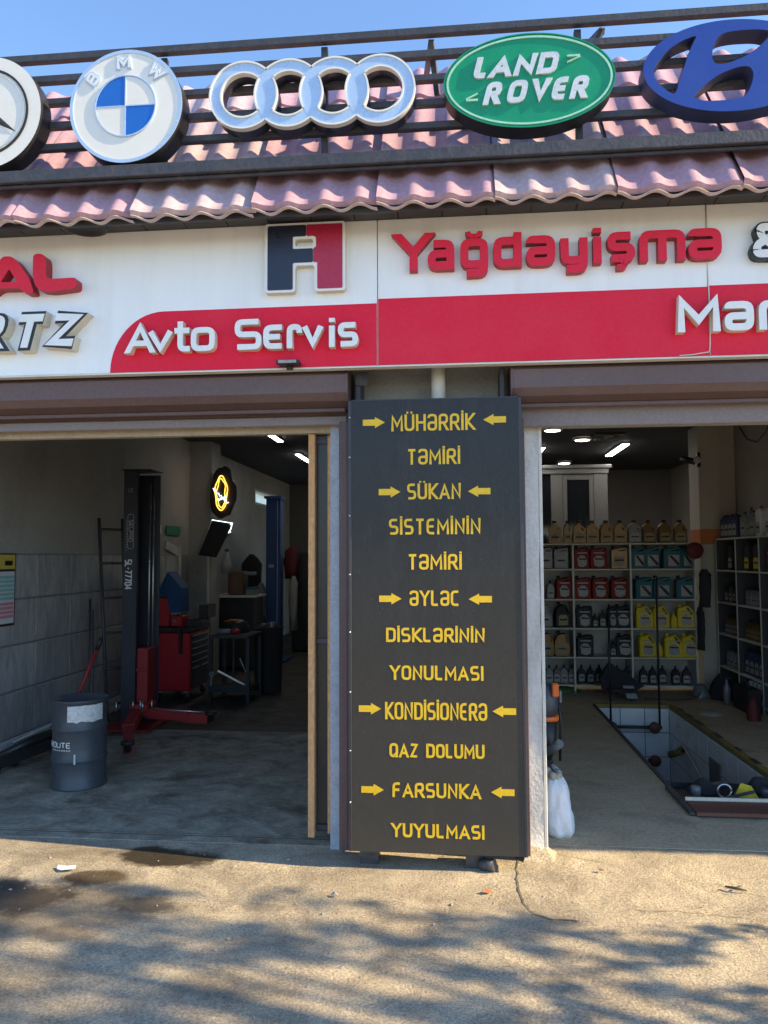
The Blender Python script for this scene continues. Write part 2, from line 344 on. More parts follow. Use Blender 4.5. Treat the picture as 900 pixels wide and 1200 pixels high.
    def stroke(s, pts, w, fr, d0, d1, closed=False, cutv=(), side=None, face=None):
        P = [Vector((p[0], p[1])) for p in pts]; n = len(P); L = []; Rr = []
        for i in range(n):
            if closed: a, b_ = P[i-1], P[(i+1) % n]
            else: a, b_ = P[max(i-1, 0)], P[min(i+1, n-1)]
            d1_ = (P[i]-a) if (P[i]-a).length > 1e-9 else (b_-P[i]); d2_ = (b_-P[i]) if (b_-P[i]).length > 1e-9 else d1_
            d1_ = d1_.normalized(); d2_ = d2_.normalized()
            n1 = Vector((-d1_.y, d1_.x)); n2 = Vector((-d2_.y, d2_.x)); m_ = n1+n2
            if m_.length < 1e-6: m_ = n1.copy()
            m_.normalize(); k = 1/max(.38, m_.dot(n1))
            l = P[i]+m_*w/2*k; r_ = P[i]-m_*w/2*k
            if not closed and i in (0, n-1):
                dd = d2_ if i == 0 else d1_
                if abs(dd.y) > .3 and any(abs(P[i].y-c) < 1e-6 for c in cutv):
                    l = l+dd*((P[i].y-l.y)/dd.y); r_ = r_+dd*((P[i].y-r_.y)/dd.y)
            L.append(l); Rr.append(r_)
        o = len(s.v)
        for l, r_ in zip(L, Rr): s.v.append(tuple(fr(l.x, l.y, d1))); s.v.append(tuple(fr(r_.x, r_.y, d1)))
        for i in range(n if closed else n-1):
            j = (i+1) % n; s.face((o+2*i, o+2*i+1, o+2*j+1, o+2*j))
        if d1 != d0:
            mi = s.cur
            if side is not None: s.cur = side
            if closed: s.wall(L, fr, d0, d1); s.wall(Rr[::-1], fr, d0, d1)
            else: s.wall(L+Rr[::-1], fr, d0, d1)
            s.cur = mi
        return s
    def rstroke(s, pts, w, rad, fr, d0, d1, closed=False, cutv=(), side=None, n=4):
        """a band of width w along pts whose corners are rounded by rad on the centre line"""
        P = [Vector((p[0], p[1])) for p in pts]; N = len(P); L = []; Rr = []; hw = w/2
        for i in range(N):
            if not closed and i in (0, N-1):
                d = (P[1]-P[0]) if i == 0 else (P[-1]-P[-2]); d.normalize(); nn = Vector((-d.y, d.x)); l = P[i]+nn*hw; r_ = P[i]-nn*hw
                if abs(d.y) > .3 and any(abs(P[i].y-c) < 1e-6 for c in cutv):
                    l = l+d*((P[i].y-l.y)/d.y); r_ = r_+d*((P[i].y-r_.y)/d.y)
                L.append(l); Rr.append(r_); continue
            a = P[i-1]; b_ = P[(i+1) % N]; e1 = P[i]-a; e2 = b_-P[i]; l1, l2 = e1.length, e2.length; e1.normalize(); e2.normalize()
            n1 = Vector((-e1.y, e1.x)); n2 = Vector((-e2.y, e2.x)); m_ = n1+n2
            if m_.length < 1e-6: m_ = n1.copy()
            m_.normalize(); k = 1/max(.38, m_.dot(n1)); turn = e1.x*e2.y-e1.y*e2.x
            ko = 1.2 if k > 1.6 else k                                       # blunt tips on acute joins
            pl = P[i]+m_*hw*(k if turn > 0 else ko); pr = P[i]-m_*hw*(ko if turn > 0 else k)
            if rad <= 0 or abs(turn) < .2 or k > 1.6: L.append(pl); Rr.append(pr); continue
            lim = min(l1 if (i == 1 and not closed) else l1/2, l2 if (i == N-2 and not closed) else l2/2)
            rr1 = min(rad, lim*.98); out = min(rr1+hw, lim+hw*.98); inn = max(0, rr1-hw)
            tl, tr = (inn, out) if turn > 0 else (out, inn)
            for t_, c, lst in ((tl, pl, L), (tr, pr, Rr)):
                q1 = c-e1*t_; q2 = c+e2*t_
                for j in range(n+1): u = j/n; lst.append(q1*(1-u)**2+c*2*u*(1-u)+q2*u*u)
        o = len(s.v); M_ = len(L)
        for l, r_ in zip(L, Rr): s.v.append(tuple(fr(l.x, l.y, d1))); s.v.append(tuple(fr(r_.x, r_.y, d1)))
        for i in range(M_ if closed else M_-1):
            j = (i+1) % M_; s.face((o+2*i, o+2*i+1, o+2*j+1, o+2*j))
        if d1 != d0:
            mi = s.cur
            if side is not None: s.cur = side
            if closed: s.wall(L, fr, d0, d1); s.wall(Rr[::-1], fr, d0, d1)
            else: s.wall(L+Rr[::-1], fr, d0, d1)
            s.cur = mi
        return s
    def build(s, name, mats, parent=None, local=False):
        me = bpy.data.meshes.new(name)
        off = Vector((0, 0, 0))
        if parent and not local:
            q = parent
            while q: off += q.location; q = q.parent
        me.from_pydata([(v[0]-off.x, v[1]-off.y, v[2]-off.z) for v in s.v], [], s.f)
        if not isinstance(mats, (list, tuple)): mats = [mats]
        for m in mats: me.materials.append(m)
        me.polygons.foreach_set('use_smooth', s.sm); me.polygons.foreach_set('material_index', s.mi); me.update()
        ob = bpy.data.objects.new(name, me); COL.objects.link(ob)
        if parent: ob.parent = parent
        return ob
def recenter(ob):
    """put a free mesh's origin at the centre of its base"""
    vs = [v.co for v in ob.data.vertices]
    c = Vector(((min(v.x for v in vs)+max(v.x for v in vs))/2, (min(v.y for v in vs)+max(v.y for v in vs))/2, min(v.z for v in vs)))
    ob.data.transform(Matrix.Translation(-c)); ob.location = c; return ob
def tag(o, label=None, cat=None, group=None, kind=None):
    for k, v in (('label', label), ('category', cat), ('group', group), ('kind', kind)):
        if v: o[k] = v
    return o
def thing(name, label, cat, loc, group=None):
    o = bpy.data.objects.new(name, None); COL.objects.link(o); o.location = loc; o.empty_display_size = .1
    return tag(o, label, cat, group)
def part(name, ob_data, parent, loc, rz=0, mats=None):
    o = bpy.data.objects.new(name, ob_data); COL.objects.link(o); o.parent = parent; o.location = loc; o.rotation_euler.z = rz; return o
def XZ(y):                       # frame: u -> x, v -> z, d -> towards the street
    return lambda u, v, d: (u, y-d, v)

def fillet(pts, r, closed=False, n=5):
    out = []; N = len(pts)
    for i in range(N):
        if not closed and i in (0, N-1): out.append(tuple(pts[i])); continue
        p = Vector(pts[i]); a = Vector(pts[i-1]); b_ = Vector(pts[(i+1) % N])
        da = a-p; db = b_-p; rad = min(r, da.length*.49, db.length*.49)
        p1 = p+da.normalized()*rad; p2 = p+db.normalized()*rad
        if rad < 1e-6: out.append(tuple(p)); continue
        for k in range(n+1):
            t = k/n; q = p1*(1-t)**2+p*2*t*(1-t)+p2*t*t; out.append((q.x, q.y))
    return out

# ------------------------------------------------------------ a squared stroke alphabet: name -> (width, [(points, closed, round)])
X = .74
G = {
 'A': (.62, [([(0,0),(.31,1),(.62,0)],0,0), ([(.1,.28),(.52,.28)],0,0)]),
 'C': (.5, [([(.5,1),(0,1),(0,0),(.5,0)],0,.18)]),
 'D': (.54, [([(0,0),(0,1)],0,0), ([(0,1),(.54,1),(.54,0),(0,0)],0,.2)]),
 'E': (.46, [([(.46,1),(0,1),(0,0),(.46,0)],0,.2), ([(0,.5),(.42,.5)],0,0)]),
 'Ə': (.52, [([(0,.80),(0,1),(.52,1),(.52,0),(0,0),(0,.48),(.2,.48)],0,.16), ([(.18,.48),(.5,.48)],0,0)]),
 'F': (.46, [([(0,0),(0,1),(.46,1)],0,.2), ([(0,.5),(.42,.5)],0,0)]),
 'H': (.54, [([(0,0),(0,1)],0,0), ([(.54,0),(.54,1)],0,0), ([(0,.5),(.54,.5)],0,0)]),
 'I': (.0, [([(0,0),(0,1)],0,0)]),
 'İ': (.0, [([(0,0),(0,1)],0,0), ([(0,1.13),(0,1.27)],0,0)]),
 'K': (.52, [([(0,0),(0,1)],0,0), ([(.5,1),(.08,.5),(.52,0)],0,0), ([(0,.5),(.1,.5)],0,0)]),
 'L': (.44, [([(0,1),(0,0),(.44,0)],0,.06)]),
 'M': (.68, [([(0,0),(0,1),(.34,.25),(.68,1),(.68,0)],0,0)]),
 'N': (.54, [([(0,0),(0,1),(.54,0),(.54,1)],0,0)]),
 'O': (.54, [([(0,0),(0,1),(.54,1),(.54,0)],1,.2)]),
 'Q': (.54, [([(0,0),(0,1),(.54,1),(.54,0)],1,.2), ([(.34,.24),(.6,-.08)],0,0)]),
 'R': (.52, [([(0,0),(0,1),(.5,1),(.5,.46),(.28,.46)],0,.16), ([(.30,.46),(.02,.46)],0,0), ([(.26,.46),(.52,0)],0,0)]),
 'S': (.5, [([(.49,1),(0,1),(0,.5),(.5,.5),(.5,0),(0,0)],0,.15)]),
 'T': (.52, [([(0,1),(.52,1)],0,0), ([(.26,.95),(.26,0)],0,0)]),
 'U': (.54, [([(0,1),(0,0),(.54,0),(.54,1)],0,.2)]),
 'Ü': (.54, [([(0,1),(0,0),(.54,0),(.54,1)],0,.2), ([(.12,1.14),(.12,1.27)],0,0,.8), ([(.42,1.14),(.42,1.27)],0,0,.8)]),
 'V': (.6, [([(0,1),(.3,0),(.6,1)],0,0)]),
 'W': (.9, [([(0,1),(.22,0),(.45,.8),(.68,0),(.9,1)],0,0)]),
 'Y': (.58, [([(0,1),(.29,.48),(.58,1)],0,0), ([(.29,.5),(.29,0)],0,0)]),
 'Z': (.52, [([(0,1),(.52,1),(0,0),(.52,0)],0,0)]),
 'B': (.52, [([(0,0),(0,1),(.48,1),(.48,.54),(.28,.54)],0,.14), ([(.02,.51),(.52,.51),(.52,0),(.26,0)],0,.14), ([(.28,0),(0,0)],0,0)]),
 'P': (.5, [([(0,0),(0,1),(.5,1),(.5,.42),(.28,.42)],0,.16), ([(.3,.42),(.02,.42)],0,0)]),
 '-': (.3, [([(0,.48),(.3,.48)],0,0)]),
 '7': (.5, [([(0,1),(.5,1),(.16,0)],0,0)]),
 '0': (.5, [([(0,0),(0,1),(.5,1),(.5,0)],1,.2)]),
 '4': (.52, [([(.36,0),(.36,1),(0,.3),(.52,.3)],0,0)]),
 '8': (.5, [([(0,0),(0,1),(.5,1),(.5,0)],1,.16), ([(0,.5),(.5,.5)],0,0)]),
 '2': (.5, [([(0,1),(.5,1),(.5,.5),(0,.5),(0,0),(.5,0)],0,.14)]),
 'a': (.56, [([(.06,X),(.56,X),(.56,0)],0,.14), ([(.56,0),(0,0),(0,X*.54),(.2,X*.54)],0,.12), ([(.18,X*.54),(.55,X*.54)],0,0)]),
 'ğ': (.56, [([(.5,0),(0,0),(0,X),(.56,X),(.56,-.28),(.06,-.28)],0,.14), ([(.54,0),(.4,0)],0,0), ([(.10,1.10),(.14,.95),(.42,.95),(.46,1.10)],0,.12,.6)]),
 'd': (.56, [([(.56,0),(0,0),(0,X),(.52,X)],0,.14), ([(.56,-.0),(.56,1.02)],0,0)]),
 'ə': (.58, [([(0,X*.84),(0,X),(.58,X),(.58,0),(0,0),(0,X*.5),(.2,X*.5)],0,.15), ([(.18,X*.5),(.56,X*.5)],0,0)]),
 'y': (.56, [([(0,X),(0,0),(.52,0)],0,.14), ([(.56,X),(.56,-.28),(.06,-.28)],0,.14)]),
 'i': (.0, [([(0,0),(0,X)],0,0), ([(0,.88),(0,1.04)],0,0)]),
 'ş': (.54, [([(.54,X),(0,X),(0,X*.5),(.54,X*.5),(.54,0),(0,0)],0,.13), ([(.27,-.04),(.27,-.11),(.38,-.15),(.36,-.28),(.14,-.28)],0,.05,.62)]),
 's': (.52, [([(.52,X),(0,X),(0,X*.5),(.52,X*.5),(.52,0),(0,0)],0,.13)]),
 'm': (.92, [([(0,0),(0,X),(.92,X),(.92,0)],0,.14), ([(.46,X-.04),(.46,0)],0,0)]),
 'v': (.56, [([(0,X),(.28,0),(.56,X)],0,0)]),
 't': (.36, [([(.06,1),(.06,0),(.36,0)],0,.14), ([(-.12,X),(.34,X)],0,0)]),
 'o': (.56, [([(0,0),(0,X),(.56,X),(.56,0)],1,.16)]),
 'ɛ': (.46, [([(.5,X),(0,X),(0,0),(.5,0)],0,.16), ([(0,X*.5),(.44,X*.5)],0,0)]),
 'r': (.36, [([(0,0),(0,X),(.38,X),(.38,X*.66)],0,.14)]),
 '&': (.62, [([(.62,0),(.10,.66),(.10,.98),(.44,.98),(.44,.68),(.3,.58)],0,.12), ([(.3,.56),(0,.34),(0,0),(.36,0)],0,.14), ([(.34,0),(.48,.06),(.60,.36)],0,.08)]),
}
def glyph_paths(ch):
    return [(fillet(q[0], q[2], q[1]) if q[2] else q[0], q[1]) for q in G[ch][1]]
def letter(ch, x0, x1, z0, h, sw, fr, d, parent, mats, shear=0, xf=None, name='letter', side=1, inset=0, d0=0):
    """one letter fitted between x0 and x1 (outside edges), base z0, cap height h"""
    gw = G[ch][0]; ux = (x1-x0-sw)/gw if gw else 1; mb = MB()
    for k, spec in enumerate(G[ch][1]):
        P, c, rd = spec[:3]
        Q2 = [((x0+x1)/2 if not gw else x0+sw/2+p[0]*ux, z0+sw/2+p[1]*(h-sw)) for p in P]
        if not c:
            for e in (0, -1):
                a, b_ = Q2[e]; pv = P[e][1]; nb = Q2[1] if e == 0 else Q2[-2]
                if abs(nb[1]-b_) > abs(nb[0]-a)*.5:
                    if abs(pv) < 1e-6: t = (z0-b_)/(b_-nb[1]); Q2[e] = (a+(a-nb[0])*t, z0)
                    elif abs(pv-1) < 1e-6: t = (z0+h-b_)/(b_-nb[1]); Q2[e] = (a+(a-nb[0])*t, z0+h)
        cut = (z0, z0+h)
        g = (lambda u, v, dd: fr(u+(v-z0)*shear, v, dd))
        if xf: g = (lambda u, v, dd: fr(*xf(u+(v-z0)*shear, v), dd))
        mb.rstroke(Q2, (sw-inset)*(spec[3] if len(spec) > 3 else 1), max(rd*h*1.15, sw*.75) if rd else 0, g, d0, d+.0004*k, bool(c), cut, side=side)
    return mb.build(name, mats, parent)

# ============================================================ ground and floors
PX0, PX1, PY0, PY1, PD = 1.50, 2.30, .95, 4.45, -1.5       # inspection pit
def grid(xs, ys, hole, z, amp, name, m):
    mb = MB(); nx = len(xs); rnd = random.Random(3)
    for y in ys:
        for x in xs:
            e = min(1, max(0, (3.4-abs(x))/1), ) * min(1, max(0, (-y)/.3)) * min(1, max(0, (y+4)/1))
            a = (math.sin(x*2.1+1)*math.cos(y*1.7)+.5*math.sin(x*5.3+y*3.1)+.25*math.sin(x*11-y*9))*amp*e
            mb.v.append((x, y, z+a))
    for j in range(len(ys)-1):
        for i in range(nx-1):
            cx, cy = (xs[i]+xs[i+1])/2, (ys[j]+ys[j+1])/2
            if hole and hole[0] < cx < hole[1] and hole[2] < cy < hole[3]: continue
            mb.face((j*nx+i, j*nx+i+1, (j+1)*nx+i+1, (j+1)*nx+i), True)
    return tag(mb.build(name, m), kind='structure')
xs = sorted(set([-600, -120, -40, -15, -8] + [round(-4+.16*k, 3) for k in range(51)] + [8, 15, 40, 120, 600, PX0, PX1]))
ys = sorted(set([-600, -120, -40, -15, -8] + [round(-4+.16*k, 3) for k in range(26)] + [.3, PY0, 2.5, PY1, 15, 40, 120, 600]))
grid(xs, ys, (PX0, PX1, PY0, PY1), 0, .006, 'ground', M['ground'])
FW = .0025
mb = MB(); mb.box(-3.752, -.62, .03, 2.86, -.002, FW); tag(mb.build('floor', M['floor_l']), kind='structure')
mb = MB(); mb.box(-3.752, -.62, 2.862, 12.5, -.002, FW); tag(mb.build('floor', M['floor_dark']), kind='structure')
rnd = random.Random(12); mb = MB(); X__ = [-3.0+.06*k for k in range(40)]
for k, x in enumerate(X__): ww = rnd.uniform(.002, .022) if k % 9 else .001; mb.v += [(x, 2.83-ww+rnd.uniform(-.01, .01), FW+.001), (x, 2.84+ww*.6, FW+.001)]
for k in range(len(X__)-1): mb.face((2*k, 2*k+2, 2*k+3, 2*k+1))
tag(mb.build('floor_joint', M['rag']), kind='structure')
mb = MB(); mb.box(-3.6, -.62, .115, .128, FW-.003, FW+.0015).box(-3.6, -.62, .15, .156, FW-.003, FW+.0015); tag(mb.build('threshold', M['crack']), kind='structure')
mb = MB()
for (a, b_, c, d) in ((.46, PX0-.001, .16, 10.5), (PX1+.05, 4.0, .16, 10.5), (PX0-.001, PX1+.05, .16, PY0-.28), (PX0-.001, PX1+.05, PY1+.05, 10.5)): mb.box(a, b_, c, d, -.002, FW)
tag(mb.build('floor', M['floor_r']), kind='structure')
# cracks and rubble along the joint of the pale slab
def ribbon(pts, wd, z, name, m, parent=None, seed=1):
    rnd = random.Random(seed); P = [Vector((x, y)) for x, y in pts]; fine = []
    for a, b_ in zip(P[:-1], P[1:]):
        n = max(2, int((b_-a).length/.03))
        for k in range(n):
            q = a.lerp(b_, k/n); fine.append((q.x+rnd.uniform(-.008, .008), q.y+rnd.uniform(-.008, .008)))
    fine.append(tuple(P[-1])); mb = MB()
    for i, (x, y) in enumerate(fine):
        q = fine[min(i+1, len(fine)-1)]; p = fine[max(i-1, 0)]
        d = Vector((q[0]-p[0], q[1]-p[1])).normalized(); ww = wd*rnd.uniform(.4, 1.5)/2
        e = min(1, max(0, (3.4-abs(x))/1))*min(1, max(0, (-y)/.3))
        zz = z+(math.sin(x*2.1+1)*math.cos(y*1.7)+.5*math.sin(x*5.3+y*3.1)+.25*math.sin(x*11-y*9))*.006*e
        mb.v += [(x-d.y*ww, y+d.x*ww, zz), (x+d.y*ww, y-d.x*ww, zz)]
    for i in range(len(fine)-1): mb.face((2*i, 2*i+1, 2*i+3, 2*i+2))
    return tag(mb.build(name, m), kind='structure')
ribbon([(.31,-.02),(.285,-.22),(.28,-.43),(.285,-.62),(.326,-.72),(.40,-.77),(.52,-.78)], .007, .004, 'ground_crack', M['crack'], seed=2)
ribbon([(.50,.03),(.56,-.0),(.65,-.04),(.73,-.067)], .004, .004, 'ground_crack', M['crack'], seed=5)
ribbon([(1.28,-.29),(1.33,-.35),(1.40,-.41),(1.5,-.46)], .003, .004, 'ground_crack', M['crack'], seed=6)
ribbon([(.8,-.66),(1.0,-.63),(1.2,-.66),(1.42,-.70)], .003, .004, 'ground_crack', M['crack'], seed=8)
# small litter
def leafbit(x, y, s, m, name, label, cat):
    mb = MB(); n = 7; rnd = random.Random(int(x*999)); vs = [(x, y, .022)]
    for k in range(n):
        a = 2*PI*k/n; q = s*rnd.uniform(.6, 1.1); vs.append((x+q*math.cos(a)*1.4, y+q*math.sin(a)*.8, .010+rnd.uniform(0, .014)))
    mb.add(vs, [(0, 1+k, 1+(k+1) % n) for k in range(n)]); return tag(recenter(mb.build(name, m)), label, cat)
leafbit(-2.09, -.42, .05, M['sack'], 'paper_scrap', 'crumpled white paper scrap lying on the golden stained concrete at far left', 'litter')
leafbit(.12, -.52, .02, M['orange'], 'dry_leaf', 'small rust orange dry leaf on the concrete below the black board', 'leaf')
leafbit(-.62, -.62, .018, M['rag'], 'dry_leaf', 'pale curled dry leaf on the dappled concrete left of the board', 'leaf')
leafbit(.72, -.22, .014, M['bark'], 'dry_leaf', 'tiny dark leaf on the sunny slab right of the white sack', 'leaf')
mb = MB(); mb.tube([(1.30,-.36,.012),(1.34,-.39,.018),(1.39,-.40,.012)], [.005,.008,.004], 6); mb.tube([(1.34,-.39,.016),(1.37,-.365,.02)], .004, 5)
tag(recenter(mb.build('dry_twig', M['bark'])), 'small dark broken twig on the sunlit concrete at the right', 'twig')
# loose gravel, uncountable
mb = MB(); rnd = random.Random(11)
for k in range(520):
    x = rnd.uniform(-2.6, 1.8); y = rnd.uniform(-1.9, .0); s = rnd.choice((.0025, .003, .004, .006)) if rnd.random() < .97 else .011
    o = len(mb.v)
    for (a, b_, c) in ((1,0,0),(-1,0,0),(0,1,0),(0,-1,0),(0,0,.7)): mb.v.append((x+a*s*rnd.uniform(.6,1.3), y+b_*s*rnd.uniform(.6,1.3), .004+c*s))
    for t in ((0,2,4),(2,1,4),(1,3,4),(3,0,4)): mb.face([o+i for i in t])
tag(mb.build('loose_gravel', M['rag']), kind='stuff', label='fine loose gravel scattered over the concrete yard', cat='gravel')

# ============================================================ the building
bld = thing('garage_building', 'single storey garage building with two open bays under a rose metal tile roof', 'building', (0, 6, 0))
def bpart(name, m, *boxes, b=0):
    mb = MB()
    for q in boxes: mb.box(*q, b)
    return mb.build(name, m, bld)
CZ = 3.3
bpart('pier', M['lintel'], (-.60, .372, .02, .40, 0, 2.43))
bpart('pier', M['lintel'], (-4.1, -3.6, 0, .3, 0, 2.43))
bpart('pier', M['lintel'], (3.6, 12, 0, .3, 0, 2.43))
bpart('lintel', M['lintel'], (-4.1, 12, .05, .30, 2.43, 3.9))
bpart('partition_wall', M['plaster_grey'], (-.55, .33, .40, 10.5, 0, CZ))
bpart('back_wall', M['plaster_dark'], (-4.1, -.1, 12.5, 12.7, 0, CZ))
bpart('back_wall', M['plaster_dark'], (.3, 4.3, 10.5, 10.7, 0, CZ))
bpart('side_wall', M['plaster_cream'], (3.47, 3.75, .3, 6.3, 0, CZ))
bpart('side_wall', M['plaster_cream'], (4.0, 4.2, 6.3, 10.5, 0, CZ), (3.47, 4.2, 6.302, 6.4, 0, CZ-.002))
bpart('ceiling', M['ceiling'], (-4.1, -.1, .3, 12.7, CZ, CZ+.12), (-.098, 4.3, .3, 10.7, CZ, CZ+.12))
# left side wall: plaster above, stone tiles below, a high window at the far end
wl = bpart('side_wall', M['plaster_grey'], (-4.0, -3.77, .3, 9.5, 0, CZ), (-4.0, -3.77, 9.5, 11.3, 0, 2.66), (-4.0, -3.77, 9.5, 11.3, 2.95, CZ), (-4.0, -3.77, 11.3, 12.5, 0, CZ))
mb = MB(); mb.box(-3.77, -3.762, .3, 6.0, .15, 1.70); mb.build('grout', M['grout'], wl)
me = MB(); me.box(-.006, .006, -.297, .297, -.184, .184, .003); tl = me.build('wall_tile', M['walltile'], wl, local=True)
first = True
for j in range(4):
    for i in range(9):
        loc = Vector((-3.756, .62+i*.602, .15+.194+j*.388)) - bld.location
        if first: tl.location = loc; first = False
        else: part('wall_tile', tl.data, wl, loc)
mb = MB(); mb.box(-3.77, -3.735, .3, 6.0, 0, .148, .004); mb.build('baseboard', M['concrete'], wl)
mb = MB(); mb.box(-3.77, -3.45, 6.05, 6.45, 0, CZ-.002); mb.build('pilaster', M['plaster_grey'], wl)
mb = MB()
for q in ((9.5, 9.56, 2.66, 2.95), (11.24, 11.3, 2.66, 2.95), (9.56, 11.24, 2.66, 2.70), (9.56, 11.24, 2.91, 2.95)): mb.box(-3.99, -3.76, q[0], q[1], q[2], q[3])
wf = mb.build('window_frame', M['pvc'], wl); MB().box(-3.9, -3.89, 9.56, 11.24, 2.70, 2.91).build('pane', M['frost'], wf)
# right bay corner column with the orange band
pc = bpart('column', M['plaster_cream'], (3.0, 3.25, 5.5, 5.9, 0, 1.80), (3.0, 3.25, 5.5, 5.9, 1.99, CZ-.002))
MB().box(2.997, 3.253, 5.497, 5.9, 1.80, 1.99).build('orange_band', M['orange'], pc)
bpart('column', M['plaster_cream'], (3.252, 3.46, 5.56, 6.3, 0, CZ-.002))
# front posts and door frames
mb = MB(); mb.box(-.742, -.682, -.02, .10, .0, 2.43, .004); mb.build('door_post', M['bluegrey'], bld)
mb = MB(); mb.box(-.678, -.604, -.10, .02, .03, 2.43, .003); mb.box(-.650, -.632, -.104, -.098, .03, 2.43); mb.build('guide_rail', M['shutter'], bld)
rnd = random.Random(4); mb = MB()
# rough rendered pier right of the board, chipped at its foot
nz = 26; xs_ = [.374, .40, .43, .452]
for j in range(nz+1):
    z = 2.43*(j/nz)**1.3
    for x in xs_:
        chip = max(0, .10-z)*.5; mb.v.append((x+rnd.uniform(-.003, .003), -.02-chip+rnd.uniform(-.004, .004), z))
for j in range(nz):
    for i in range(3): a = j*4+i; mb.face((a, a+1, a+5, a+4), True)
mb.box(.373, .452, -.012, .25, .001, 2.43); mb.build('door_post', M['concrete'], bld)
mb = MB(); mb.box(.454, .474, -.022, .12, .04, 2.43, .003); mb.build('door_frame', M['pvc'], bld)
mb = MB(); mb.box(.340, .372, -.10, -.03, .03, 2.43, .003); mb.build('guide_rail', M['shutter'], bld)
mb = MB(); mb.add([(.33,-.12,0),(.50,-.10,0),(.53,.05,0),(.33,.05,0),(.36,-.05,.07),(.46,-.04,.05),(.47,.0,.05),(.36,.0,.08)], [(0,1,5,4),(1,2,6,5),(2,3,7,6),(3,0,4,7),(4,5,6,7)])
mb.build('post_footing', M['ground'], bld)
# header boards over the bays
bpart('header_board', M['beige'], (-3.6, -.743, .0, .06, 2.385, 2.428))
# eaves: soffit panels, each its own piece
sp = MB().box(-.117, .117, -.118, .118, -.006, .006, .002).build('soffit_panel', M['soffit'], bld, local=True)
first = True
for i in range(67):
    x = -4.0+i*.238; loc = Vector((x, -.441, 3.512)) - bld.location
    if first: sp.location = loc; first = False
    else: part('soffit_panel', sp.data, bld, loc)
bpart('soffit_backing', M['blackout'], (-4.12, 12, -.53, .05, 3.524, 3.54))
bpart('eave_board', M['soffit'], (-4.12, 12, -.560, -.548, 3.44, 3.500))
mb = MB(); mb.lathe((-2.05, -.45, 3.504), [(.125, .0), (.125, -.02), (.105, -.026), (.095, -.008), (.0, -.006)], 36); mb.build('soffit_vent', M['black'], bld)
# metal tile sheets
A_ = R(57); PITCH = .35; WL = .186
def sheet(w, seed, twist=0):
    rnd = random.Random(seed); mb = MB(); n = int(w/WL*10); ph = 0
    for c in range(4):
        ny = 3; rows = []
        for j in range(ny+1):
            t = j/ny; row = []
            for i in range(n+1):
                x = w*i/n; wv = .0175*math.cos(2*PI*x/WL+ph) + .002*math.cos(4*PI*x/WL+ph)
                dent = .003*math.sin(x*9+seed+c*2)
                hgt = wv+dent+.018*(1-t)
                s_ = c*PITCH+t*PITCH - (.010*math.cos(2*PI*x/WL+ph) if t == 0 else 0)
                row.append((x, s_*math.cos(A_)-hgt*math.sin(A_), s_*math.sin(A_)+hgt*math.cos(A_)))
            rows.append(row)
        o = len(mb.v)
        for row in rows: mb.v += row
        for j in range(ny):
            for i in range(n): a = o+j*(n+1)+i; mb.face((a, a+1, a+n+2, a+n+1), True)
        # riser under the lip
        o = len(mb.v)
        for i in range(n+1):
            x, y, z = rows[0][i]; mb.v.append((x, y, z)); mb.v.append((x, y+.030*math.sin(A_)*.6+.006, z-.030*math.cos(A_)-.004))
        for i in range(n): mb.face((o+2*i, o+2*i+1, o+2*i+3, o+2*i+2), True)
    return mb
seams = [-4.15, -3.55, -2.95, -2.35, -1.70, -1.05, -.40, .20, .80, 1.40, 2.0, 2.6, 3.2]+[3.2+1.1*k for k in range(1, 9)]
for i in range(len(seams)-1):
    a, b_ = seams[i], seams[i+1]
    ob = sheet(b_-a+.014, i*3).build('roof_sheet', M['roofold'] if i in (7, 4) else M['roof'], bld, local=True)
    ob.location = Vector((a, -.615+.006*(i % 2), 3.468+.004*(i % 2)+random.Random(i).uniform(-.005, .005))) - bld.location
    ob.rotation_euler = (random.Random(i).uniform(-.004, .004), random.Random(i+9).uniform(-.005, .005), 0)
    mb = MB(); n = 40; w_ = b_-a
    for k in range(n+1):
        x = w_*k/n; h = .0175*math.cos(2*PI*x/WL); mb.v += [(x, -h*math.sin(A_)-.006, h*math.cos(A_)-.018), (x, -h*math.sin(A_)-.012, h*math.cos(A_)-.024), (x, .02-h*math.sin(A_), h*math.cos(A_)-.024)]
    for k in range(n): mb.face((3*k, 3*k+1, 3*k+4, 3*k+3), True); mb.face((3*k+1, 3*k+2, 3*k+5, 3*k+4), True)
    d = mb.build('drip_edge', M['drip'], ob, local=True)
bpart('roof_deck', M['plaster_dark'], (-4.15, 12, .30, 12.9, 3.46, 3.6))
# triangular gable ends and back of the mansard so no daylight leaks in
mb = MB()
for x in (-4.15, 12): mb.add([(x, -.60, 3.45), (x, .12, 4.58), (x, .9, 4.58), (x, .9, 3.46)], [(0, 1, 2, 3)])
mb.add([(-4.15, .14, 4.6), (12, .14, 4.6), (12, .9, 4.56), (-4.15, .9, 4.56)], [(0, 1, 2, 3)])
mb.add([(-4.15, .9, 3.46), (12, .9, 3.46), (12, .9, 4.56), (-4.15, .9, 4.56)], [(0, 1, 2, 3)])
mb.add([(-4.15, -.54, 3.47), (12, -.54, 3.47), (12, .16, 4.56), (-4.15, .16, 4.56)], [(0, 1, 2, 3)])
mb.build('roof_back', M['roofold'], bld)
# down pipe above the board
mb = MB(); mb.tube([(-.107, -.08, 2.45), (-.107, -.08, 2.80)], .04, 20); mb.tube([(-.107, -.08, 2.50), (-.107, -.08, 2.525)], .045, 20)
tag(recenter(mb.build('drain_pipe', M['pvc'])), 'short cream round pipe standing behind the top of the black board', 'pipe')
bpart('bracket', M['steel'], (-.575, -.545, -.16, .02, 2.53, 2.70), (-.575, -.50, -.17, -.16, 2.62, 2.70), b=.003)
bpart('bracket', M['steel'], (.235, .262, -.18, .02, 2.52, 2.70), b=.003)

